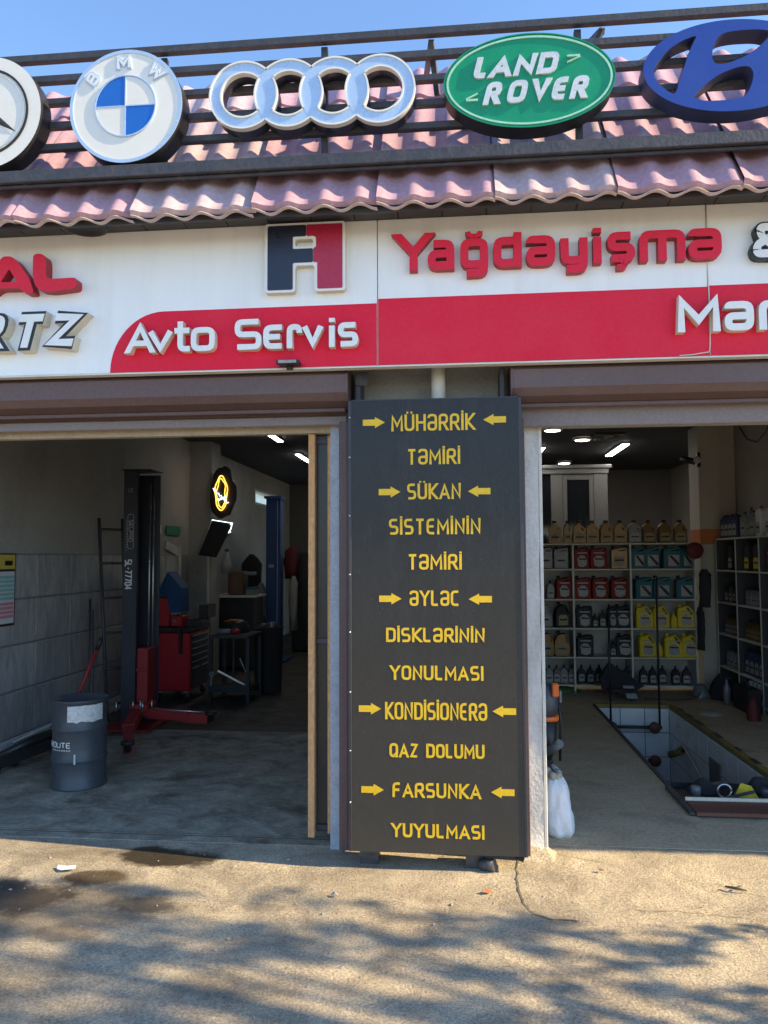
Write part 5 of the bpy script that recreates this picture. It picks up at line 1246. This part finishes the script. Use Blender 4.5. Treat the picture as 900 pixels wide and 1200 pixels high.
def jug(kind, body, cap, lab, x, y, z, rz, label, group, cat='oil jug', sx=1.0, name='oil_jug', noparts=False):
    key = (kind, body.name, cap.name, lab.name if lab else '')
    t = thing(name, label, cat, (x, y, z), group); t.rotation_euler.z = rz; t.scale = (sx, sx if sx < 1 else 1, sx if kind == 'small' and sx < 1 else 1)
    if key not in cache:
        b_, c_, l_ = jug_mesh(kind, 'diag' if body is M['jteal'] else 'drop' if body in (M['jred'], M['jblk'], M['jyel']) and kind in ('can', 'handle') else 'plain')
        def mk(mb, m, nm):
            me = bpy.data.meshes.new(nm); me.from_pydata(mb.v, [], mb.f); me.materials.append(m); me.materials.append(M['jred'] if body is M['jyel'] else M['jblk']); me.polygons.foreach_set('use_smooth', mb.sm); me.polygons.foreach_set('material_index', mb.mi); me.update(); return me
        cache[key] = (mk(b_, body, 'body'), mk(c_, cap, 'cap'), mk(l_, lab, 'label_panel') if lab else None)
    for me in cache[key]:
        if me is not None: part(me.name.split('.')[0], me, t, (0, 0, 0))
    return t
def rx(p): return .994+(p-633)*.01014
ORD = ['first', 'second', 'third', 'fourth', 'fifth', 'sixth', 'seventh', 'eighth', 'ninth', 'tenth', 'eleventh']
GR = 'oil jugs on the cream rack'
cn = {'gold': 'gold', 'red': 'dark red', 'teal': 'teal', 'yel': 'yellow', 'blk': 'black', 'gry': 'silver grey', 'brn': 'brown', 'blkgold': 'black and gold'}
bm_ = {'gold': M['gold'], 'red': M['jred'], 'teal': M['jteal'], 'yel': M['jyel'], 'blk': M['jblk'], 'gry': M['jgry'], 'brn': M['jbrn'], 'blkgold': M['jblk']}
top = [('gold', 652, 1), ('gold', 667, .6), ('gold', 681, 1), ('gold', 697, 1), ('gold', 713, 1), ('gold', 730, 1), ('gry', 747, 1), ('gold', 764, 1), ('gold', 782, 1), ('gold', 801, 1)]
for k, (c, p, s) in enumerate(top):
    jug('gold', bm_[c], M['jblk'], M['jlabg'] if c == 'gold' else M['jlab'], rx(p), 5.27+rnd.uniform(-.02, .03), ZB[0], rnd.uniform(-.08, .08),
        f'{"small " if s < 1 else ""}{cn[c]} oil jug, {ORD[k]} from the left on top of the cream rack', 'jugs standing on top of the cream rack', sx=s*1.08)
levels = [
 [('blk','can',622,1),('gry','can',640,.8),('gry','can',659,.85),('red','can',682,.9),('red','can',703,1.0),('gold','can',728,.95),('teal','can',749,.8),('teal','can',765,.95),('teal','can',788,1.0),('teal','can',806,.8)],
 [('red','can',626,.8),('gry','small',645,1),('red','can',661,.9),('red','can',683,.95),('red','can',704,.95),('red','can',727,1.0),('teal','can',755,1.0),('teal','can',777,1.0),('teal','can',803,1.0)],
 [('gry','oval',639,.9),('blkgold','oval',659,.95),('blk','can',684,.95),('blk','small',698,.7),('blk','small',707,.9),('blk','can',718,.55),('blk','can',731,.95),('yel','handle',755,.95),('yel','handle',774,.9),('yel','small',789,.8),('yel','handle',804,.98)],
 [('gold','oval',640,.9),('gold','oval',658,.95),('blk','can',685,.95),('blk','small',718,.8),('blk','can',732,1.0),('yel','handle',758,.98),('yel','small',773,.7),('yel','handle',787,.98),('yel','handle',806,1.0)],
 [('gry','small',642,1),('brn','small',651,1),('gry','small',660,1.05),('brn','small',669,1),('blk','small',681,1),('blk','small',691,1),('blk','small',702,1),('blk','small',712,1),('blk','small',723,1),('blk','small',734,1),('blk','small',753,1),('blk','small',763,1),('blk','small',776,1),('blk','small',790,1.1),('blk','small',802,1.1)]]
lvn = ['top', 'second', 'third', 'fourth', 'lowest']
for j, lv in enumerate(levels):
    cnt = {}
    for (c, kd, p, s) in lv:
        bay = 0 if p < 670 else 1 if p < 740 else 2; cnt.setdefault(bay, []).append((c, kd, p, s))
    for bay, its in cnt.items():
        for i, (c, kd, p, s) in enumerate(its):
            lab = M['jlabg'] if c in ('gold', 'blkgold') else None if c == 'yel' and kd == 'small' else M['jlab']
            jug(kd, bm_[c], M['jyel'] if c == 'yel' else M['jblk'], lab, rx(p+.0), 5.24+rnd.uniform(-.02, .05), ZB[j+1], rnd.uniform(-.12, .12),
                f'{cn[c]} oil {"bottle" if kd == "small" else "canister"}, {ORD[i]} in the {["left", "middle", "right"][bay]} bay on the {lvn[j]} level', GR, 'oil bottle' if kd == 'small' else 'oil canister', sx=s*1.06, name='oil_bottle' if kd == 'small' else 'oil_canister')
# side rack on the right wall
rk2 = thing('storage_rack', 'dark backed rack of small bottles along the right wall with pale edges', 'rack', (3.3, 4.2, FW))
ZR = [1.865, 1.485, 1.10, .722, .33, .075]; YR = [5.40, 4.73, 4.04, 3.35, 2.66]
for z in ZR: MB().box(3.15, 3.468, YR[-1], YR[0], z-.018, z, .002).build('shelf_board', M['shelf'], rk2)
for y in YR:
    for k in range(5): MB().box(3.152, 3.466, y-.01, y+.01, ZR[k+1]+.001, ZR[k]-.019).build('upright', M['dark_back'], rk2)
    MB().box(3.146, 3.1515, y-.012, y+.012, FW, 1.846).build('edge_strip', M['shelf'], rk2)
MB().box(3.46, 3.4665, YR[-1], YR[0], .08, 1.84).build('back_panel', M['dark_back'], rk2)
side_items = [  # level, bay, list of (kind, colour, scale)
 (0, 0, [('can','navy',.8)]*4), (0, 1, [('can','gry',.8),('tallcan','gry',.7),('can','gry',.8),('tallcan','white',.8)]), (0, 2, [('tallcan','white',.9),('can','red',.9),('can','gry',.9)]),
 (1, 0, [('tallcan','blk',.8)]), (1, 1, [('tallcan','blkyel',.95)]*2), (1, 2, [('can','red',1),('can','red',1)]),
 (2, 0, [('small','blk',1),('small','brn',1),('small','blk',1),('tallcan','white',.6)]), (2, 1, [('small','gry',.7)]*6), (2, 2, [('small','brn',1)]*3),
 (3, 0, [('small','brn',1)]*5), (3, 1, [('small','gold',1)]*5), (3, 2, [('can','gry',.9)]*2),
 (4, 0, [('small','gry',1)]*4), (4, 1, [('can','navy',.75)]*4), (4, 2, [('small','brn',1)]*4),
 (5, 1, [('small','white',.8)]*5)]
colm = {'navy': (M['jnavy'], M['jlab'], 'navy'), 'gry': (M['jgry'], M['jlab'], 'grey'), 'white': (M['jwht'], M['jlab'], 'white'), 'red': (M['jred'], M['jlab'], 'dark red'), 'blk': (M['jblk'], M['jlab'], 'black'),
        'blkyel': (M['jblk'], M['jyel'], 'black and yellow'), 'brn': (M['jbrn'], M['jlab'], 'brown'), 'gold': (M['gold'], M['jlabg'], 'gold')}
shn = ['top board', 'upper shelf', 'second shelf', 'third shelf', 'fourth shelf', 'bottom board']
bayn = ['bay by the column', 'middle bay', 'bay nearest entrance']
for (lvl, bay, its) in side_items:
    n = len(its); y1, y0 = YR[bay], YR[bay+1]
    for i, (kd, c, s) in enumerate(its):
        y = y1-.08-(i+.5)*(y1-y0-.14)/n; b_, l_, nm = colm[c]
        z = ZR[lvl]
        jug(kd, b_, M['chestred'] if c == 'white' and lvl == 0 else M['jblk'], l_, 3.24, y, z, -PI/2+rnd.uniform(-.05, .05),
            f'{nm} bottle, {ORD[i]} in the {bayn[bay]}, {shn[lvl]} of side rack', 'bottles on the right wall rack', 'bottle', sx=s*(1.3 if kd == 'small' else 1.12), name='bottle')
# glass partition behind the rack
gp = thing('glass_partition', 'grey framed glass partition with a moulded cornice at the back of the right bay', 'partition', (1.7, 7.85, FW))
for (a, b_) in ((.60, .68), (1.45, 1.63), (2.11, 2.32)): MB().box(a, b_, 7.8, 7.9, FW, 2.95, .004).build('post', M['trim_grey'], gp)
MB().box(.6, 2.34, 7.78, 7.92, 2.952, 3.03, .006).build('cornice', M['trim_grey'], gp); MB().box(.58, 2.38, 7.75, 7.95, 3.032, 3.09, .01).build('cornice', M['trim_grey'], gp)
MB().box(.68, 1.45, 7.845, 7.855, .1, 2.95).build('glass_pane', M['darkglass'], gp)
gd = MB().box(1.632, 1.70, 7.81, 7.87, .05, 2.94, .004).box(2.04, 2.108, 7.81, 7.87, .05, 2.94, .004).box(1.70, 2.04, 7.812, 7.868, 2.86, 2.938).build('door', M['trim_grey'], gp)
MB().box(1.70, 2.04, 7.835, 7.845, .06, 2.86).build('pane', M['darkglass'], gd)
# lamps on the right ceiling
for (x, y, lb) in ((1.72, 6.37, 'round white ceiling lamp left of the triple spot panel'), (1.83, 9.06, 'round white ceiling lamp farthest back above the partition'), (1.21, 5.5, 'round white ceiling lamp nearest the entrance of the right bay')):
    t = thing('ceiling_lamp', lb, 'ceiling lamp', (x, y, CZ), 'round lamps on the right ceiling'); MB().lathe((x, y, CZ-.03), [(.13,.029),(.13,.0),(.10,-.006)], 28).build('bezel', M['jwht'], t); MB().lathe((x, y, CZ-.036), [(.10,0),(.06,-.008),(0,-.01)], 28).build('diffuser', M['lampw'], t)
for (x, y0, y1, lb) in ((2.41, 6.85, 8.15, 'white strip lamp right of the partition on the right bay ceiling'), (1.235, 7.05, 7.8, 'white strip lamp close to the rough post on the right bay ceiling')):
    t = thing('strip_lamp', lb, 'ceiling lamp', (x, (y0+y1)/2, CZ), 'white strip lamps on the ceilings')
    MB().box(x-.06, x+.06, y0, y1, CZ-.03, CZ-.001, .004).build('housing', M['jwht'], t); MB().box(x-.05, x+.05, y0+.01, y1-.01, CZ-.038, CZ-.0305).build('diffuser', M['lamp'], t)
t = thing('spot_panel', 'square dark ceiling panel with three unlit round spots', 'ceiling lamp', (2.03, 6.2, CZ)); MB().box(1.83, 2.22, 5.95, 6.5, CZ-.02, CZ-.001).build('panel', M['black'], t)
for (x, y) in ((1.93, 6.35), (2.13, 6.35), (2.03, 6.1)): MB().lathe((x, y, CZ-.04), [(.06,.02),(.06,0),(.035,-.002),(.03,.01),(0,.01)], 18).build('spot', M['rag'], t)
# camera on the column, cable, disc, gloves
t = thing('security_camera', 'dark security camera with a white front on the cream column under the ceiling', 'camera', (2.88, 5.4, 2.8))
MB().tube([(2.80,5.5,2.88),(2.91,5.36,2.82)], .04, 14).build('body', M['black'], t); MB().lathe((2.94,5.36,2.84), [(0,-.02),(.045,-.018),(.045,0),(0,0)], 14, 'y').build('front', M['jwht'], t); MB().box(2.96,3.0,5.40,5.44,2.76,2.94).build('mount', M['black'], t)
tag(recenter(MB().tube([(3.45,5.35,3.25),(3.45,5.1,3.05),(3.45,4.8,2.97),(3.45,4.5,3.05),(3.45,4.3,3.25)], .007, 6).build('hanging_cable', M['jbrn'])), 'thin dark cable sagging across the top of the cream right wall', 'cable')
for k in range(7): tag(recenter(MB().lathe((3.466, 4.50+rnd.uniform(-.02,.02), 3.0-k*.13), [(0,-.004),(.012,-.004),(.012,.004),(0,.004)], 8, 'x').build('wall_hole', M['blackout'])), ['highest','second','third','fourth','fifth','sixth','lowest'][k]+' of the dark drilled holes in a row down the cream right wall', 'wall hole', 'row of drilled holes on the right wall')
t = thing('round_paddle', 'round dark red paddle hanging at the right end of the cream rack', 'paddle', (2.79, 5.0, 1.5)); MB().lathe((2.79,5.02,1.72), [(0,-.015),(.09,-.014),(.10,0),(.09,.014),(0,.015)], 28, 'y').build('disc', M['redbag'], t); MB().tube([(2.79,5.02,1.62),(2.80,5.02,1.42)], .012, 8).build('handle', M['jwht'], t)
garment(2.90, 1.05, 1.50, .13, 5.05, M['darkcloth'], 'dark work gloves and cords hanging beside the cream column', 'gloves')
garment(2.84, .55, 1.05, .07, 5.05, M['darkcloth'], 'thin dark strap hanging low beside the cream column', 'strap')
# floor clutter
def lump(name, x, y, z, r_, h, m, lb, cat, seed=1, sy=1):
    rnd2 = random.Random(seed); mb = MB(); n = 16; rows_ = [(0.95, 0), (1, .2), (.9, .5), (.62, .8), (.25, .97)]
    for (k, t_) in rows_:
        for i in range(n):
            a = 2*PI*i/n; q = r_*k*rnd2.uniform(.86, 1.12); mb.v.append((x+q*math.cos(a), y+q*sy*math.sin(a), z+h*t_*rnd2.uniform(.93, 1.05)))
    for k in range(4):
        for i in range(n): mb.face((k*n+i, k*n+(i+1) % n, (k+1)*n+(i+1) % n, (k+1)*n+i), True)
    mb.v.append((x, y, z+h)); c_ = len(mb.v)-1
    for i in range(n): mb.face((4*n+i, 4*n+(i+1) % n, c_), True)
    return tag(recenter(mb.build(name, m)), lb, cat)
lump('rag_heap', 2.60, 4.0, FW, .12, .04, M['rag'], 'pale rag heap on the brown floor right of the pit', 'rag', 3)
lump('dark_bag', 3.02, 4.9, FW, .14, .30, M['darkcloth'], 'dark bag at the foot of the cream column', 'bag', 4)
lump('dark_bag', 2.80, 5.0, FW, .10, .16, M['jgry'], 'grey crumpled bag beside the leg of the cream rack', 'bag', 5)
lump('red_bag', 2.93, 3.72, FW, .065, .24, M['redbag'], 'slim dark red bag leaning at the right wall rack', 'bag', 6)
t = thing('dark_bottle_group', 'pale spray bottle standing by the foot of the cream column', 'bottle', (2.95, 4.55, FW)); MB().lathe((2.95,4.55,FW), [(0,0),(.035,0),(.04,.18),(.015,.24),(.015,.28),(0,.28)], 12).build('body', M['jgry'], t); MB().box(2.93,2.99,4.53,4.57,.285,.31).build('trigger', M['jblk'], t); t.name = 'spray_bottle'
t = thing('tool_case', 'dark low case standing on the floor by the right wall rack', 'case', (3.05, 4.25, FW)); MB().box(2.98,3.12,4.0,4.45,FW,.26,.01).build('case_body', M['jblk'], t); MB().tube([(3.05,4.15,.26),(3.05,4.18,.30),(3.05,4.28,.30),(3.05,4.31,.26)], .008, 6).build('handle', M['steel'], t)
lump('green_hose', 1.25, 5.22, FW, .20, .08, M['greenhose'], 'dark green coiled hose under the lowest level of the cream rack', 'hose', 7, .4)
t = thing('office_chair', 'black folded chair with a pale card in front of the cream rack', 'chair', (1.85, 4.75, FW))
mb = MB(); mb.add([(1.66,4.8,.10),(2.00,4.8,.09),(2.12,4.8,.16),(1.92,4.85,.30),(1.74,4.85,.42),(1.62,4.8,.24),(1.66,4.95,.10),(2.00,4.95,.09),(2.12,4.95,.16),(1.92,4.92,.30),(1.74,4.92,.42),(1.62,4.95,.24)], [(0,1,2,3,4,5),(11,10,9,8,7,6),(0,6,7,1),(1,7,8,2),(2,8,9,3),(3,9,10,4),(4,10,11,5),(5,11,6,0)])
mb.build('backrest', M['darkcloth'], t); MB().box(1.70,2.0,4.65,4.79,.10,.14,.01).build('seat', M['darkcloth'], t); MB().tube([(1.75,4.7,FW),(1.80,4.75,.10)], .012, 6).build('leg', M['steel'], t); MB().tube([(1.95,4.7,FW),(1.90,4.75,.10)], .012, 6).build('leg', M['steel'], t)
MB().add([(1.90,4.70,.03),(2.02,4.70,.03),(1.98,4.74,.17),(1.86,4.74,.17),(1.90,4.705,.03),(2.02,4.705,.03),(1.98,4.745,.17),(1.86,4.745,.17)], [(0,1,2,3),(7,6,5,4),(0,4,5,1),(1,5,6,2),(2,6,7,3),(3,7,4,0)]).build('card', M['jgry'], t)
tag(recenter(MB().tube([(2.1,4.75,.03),(2.4,4.7,.02),(2.7,4.8,.03),(2.8,4.95,.08)], .009, 6).build('floor_cable', M['jbrn'])), 'brown cable trailing on the floor behind the pit', 'cable')

# sack and blower at the rough post
sk = thing('sack', 'bulging white woven sack tied with rags at the foot of the rough post', 'sack', (.585, .36, FW))
from mathutils import noise as mnoise
mb = MB(); n = 56; rows_n = 30
def sackr(t_):
    P_ = [(0,.90),(.06,1.05),(.2,1.10),(.5,1.02),(.75,.94),(.88,.80),(.96,.62),(1,.42)]
    for (a, b_) in zip(P_[:-1], P_[1:]):
        if a[0] <= t_ <= b_[0]: return a[1]+(b_[1]-a[1])*(t_-a[0])/(b_[0]-a[0])
    return .4
for k in range(rows_n+1):
    t_ = k/rows_n; q = sackr(t_)
    for i in range(n):
        a = 2*PI*i/n; c_, s_ = math.cos(a), math.sin(a)
        sq = 1/max(.74, (abs(c_)**3.2+abs(s_)**3.2)**(1/3.2))          # squarish cross-section
        v3 = Vector((c_*1.6, s_*1.6, t_*2.2)); fold = mnoise.noise(v3*1.3)*.10+mnoise.noise(v3*3.4+Vector((3, 1, 7)))*.05
        pleat = .05*math.sin(a*7+3*t_)*max(0, t_-.6)*2.2+.02*math.sin(t_*26+2*math.sin(a*2))*(1-t_)
        rp = q*sq*(1+fold+pleat)
        mb.v.append((.082*c_*rp-.030*t_+.02*max(0, t_-.7), .10*s_*rp, (.33*t_)+.018*mnoise.noise(v3*1.1+Vector((9, 9, 9)))*t_))
for k in range(rows_n):
    for i in range(n): mb.face((k*n+i, k*n+(i+1) % n, (k+1)*n+(i+1) % n, (k+1)*n+i), True)
mb.build('sack_body', M['sack'], sk, local=True)
mb = MB(); rnd = random.Random(3)
for k in range(7):
    a = 2*PI*k/7; x, y = -.03+.035*math.cos(a), .035*math.sin(a)
    mb.tube([(x, y, .32), (x*1.3+rnd.uniform(-.02, .02), y*1.4, .35+rnd.uniform(0, .03)), (x*1.9+rnd.uniform(-.02, .03), y*1.8, .35+rnd.uniform(-.03, .05))], [.018, .022, .010], 7)
mb.build('tied_top', M['rag'], sk, local=True)
bl = thing('garden_blower', 'grey and orange garden blower standing behind the white sack', 'blower', (.57, .85, FW))
MB().lathe((.565,.85,.60), [(0,0),(.07,0),(.085,.05),(.085,.12),(.06,.19),(.02,.22),(0,.22)], 22).build('motor_housing', M['drum'], bl)
MB().box(.60,.645,.76,.80,.73,.82,.008).build('filter_cap', M['orangepl'], bl); MB().lathe((.565,.85,.57), [(0,0),(.088,0),(.088,.028),(0,.028)], 22).build('orange_band', M['orangepl'], bl)
MB().tube([(.565,.85,.57),(.57,.84,.42),(.55,.83,.32)], [.075,.06,.05], 14).build('lower_housing', M['black'], bl); MB().tube([(.54,.80,.36),(.60,.70,.42),(.635,.66,.46)], .028, 10).build('nozzle', M['jgry'], bl)
MB().tube([(.655,.85,.30),(.665,.86,.55),(.650,.86,.72)], .009, 8).build('handle_bar', M['black'], bl); MB().box(.655,.672,.84,.88,.68,.76,.004).build('grip', M['jgry'], bl)
MB().lathe((.55,.83,FW), [(0,0),(.09,0),(.085,.20),(.05,.32),(0,.32)], 18).build('stand', M['darkcloth'], bl)

# ============================================================ street side: trees behind the viewer throw the dappled shade
def tree(x, y, h, trunk_r, clusters, seed, lb, leaf=.07, grp='street trees opposite the garage'):
    rnd = random.Random(seed); t = thing('street_tree', lb, 'tree', (x, y, 0), grp)
    tk = MB().tube([(x, y, -.05), (x+.05, y+.04, h*.25), (x-.05, y-.02, h*.5), (x, y, h*.72)], [trunk_r, trunk_r*.8, trunk_r*.6, trunk_r*.35], 12)
    for (cx_, cy_, cz_, r_, n_) in clusters:
        b0 = Vector((x, y, h*rnd.uniform(.3, .5))); e_ = Vector((cx_, cy_, cz_)); mid = b0.lerp(e_, .5)+Vector((0, 0, .15))
        tk.tube([b0, mid, e_], [trunk_r*.4, trunk_r*.2, .012], 7)
        for k in range(6):
            d = Vector((rnd.gauss(0, 1), rnd.gauss(0, 1), rnd.gauss(0, .7))).normalized()*r_*.9; tk.tube([e_, e_+d*.5+Vector((0,0,.05)), e_+d], [.010, .007, .003], 5)
    tk.build('trunk', M['bark'], t)
    mb = MB()
    for (cx_, cy_, cz_, r_, n_) in clusters:
        for k in range(n_):
            d = Vector((rnd.gauss(0, 1), rnd.gauss(0, 1), rnd.gauss(0, .8))).normalized()*r_*rnd.random()**.45
            c = Vector((cx_, cy_, cz_))+d; a = Vector((rnd.gauss(0,1), rnd.gauss(0,1), rnd.gauss(0,1))).normalized(); b_ = a.orthogonal().normalized(); s = leaf*rnd.uniform(.6, 1.2)
            mb.add([c-a*s, c+b_*s*.42, c+a*s, c-b_*s*.42], [(0, 1, 2, 3)])
    mb.build('crown', M['leaf'], t); return t
def shade_at(gx_, gy_, x):      # the point at distance x along the sunray that ends at ground (gx_, gy_)
    k = (x-gx_)/1.65; return (x, gy_-.21*k, k)
tr = thing('street_tree', 'tree right of the yard whose crown throws dappled shade on the concrete', 'tree', (7.4, -2.9, 0))
rnd = random.Random(31); tk = MB().tube([(7.4,-2.9,-.05),(7.45,-2.85,1.6),(7.3,-2.92,2.8),(7.35,-2.8,4.4)], [.17,.14,.11,.06], 12); lf_ = MB(); hub = Vector((7.3, -2.9, 2.8))
def leafy(c, r_, n_, leaf):
    for _ in range(n_):
        d = Vector((rnd.gauss(0, 1), rnd.gauss(0, 1), rnd.gauss(0, .9))).normalized()*r_*rnd.random()**.5
        q = c+d; a = Vector((rnd.gauss(0,1), rnd.gauss(0,1), rnd.gauss(0,1))).normalized(); b_ = a.orthogonal().normalized(); z_ = leaf*rnd.uniform(.6, 1.25)
        lf_.add([q-a*z_, q+b_*z_*.45, q+a*z_, q-b_*z_*.45], [(0, 1, 2, 3)])
def twig(g0, g1, X_, r_, n_, leaf=.05, steps=6):
    p0 = Vector(shade_at(g0[0], g0[1], X_)); p1 = Vector(shade_at(g1[0], g1[1], X_+rnd.uniform(-.5, .5)))
    if rnd.random() < .35: tk.tube([hub, hub.lerp(p0, .5)+Vector((0, 0, .2)), p0], [.05, .025, .010], 6)
    tk.tube([p0, p0.lerp(p1, .5)+Vector((0, 0, rnd.uniform(-.03, .05))), p1], [.009, .006, .003], 5)
    for k in range(steps):
        c = p0.lerp(p1, (k+rnd.random()*.6)/steps); leafy(c+Vector((rnd.gauss(0, .03), rnd.gauss(0, .03), rnd.gauss(0, .03))), r_*rnd.uniform(.6, 1.2), n_, leaf)
for i in range(84):            # the dense part of the crown shades the left and middle of the yard
    gx_ = rnd.uniform(-3.6, .15); gy_ = rnd.uniform(-2.3, -.60)
    if gx_ > -.6 and gy_ > -.75: gy_ -= .25
    if gx_ < -1.2 and gy_ > -.8 and rnd.random() < .45: continue
    a = rnd.gauss(0, .5); L_ = rnd.uniform(.35, .8); twig((gx_, gy_), (gx_+L_*math.cos(a), gy_+.35*L_*math.sin(a)), rnd.uniform(5.6, 7.6), .080, 13, .042)
for (g0, g1) in (((.12,-.74),(.55,-.90)), ((.55,-.86),(.95,-1.06)), ((.62,-.98),(1.05,-1.0)), ((.85,-1.03),(1.25,-.80)), ((1.0,-.84),(1.45,-.74)), ((.6,-1.12),(.95,-1.10)), ((.65,-1.30),(1.1,-1.42)), ((.9,-1.52),(1.4,-1.36)),
                 ((.2,-1.0),(.6,-1.12)), ((.0,-1.25),(.5,-1.35)), ((.3,-1.5),(.9,-1.62)), ((1.0,-1.3),(1.5,-1.2)), ((.2,-1.75),(.8,-1.8))):
    twig(g0, g1, rnd.uniform(4.6, 5.6), .055, 12, .036, 7)
tk.build('trunk', M['bark'], tr); lf_.build('crown', M['leaf'], tr)
mb = MB(); mb.box(-60, 60, -22, -15, .002, .006); tag(mb.build('road', M['asph']), kind='structure')
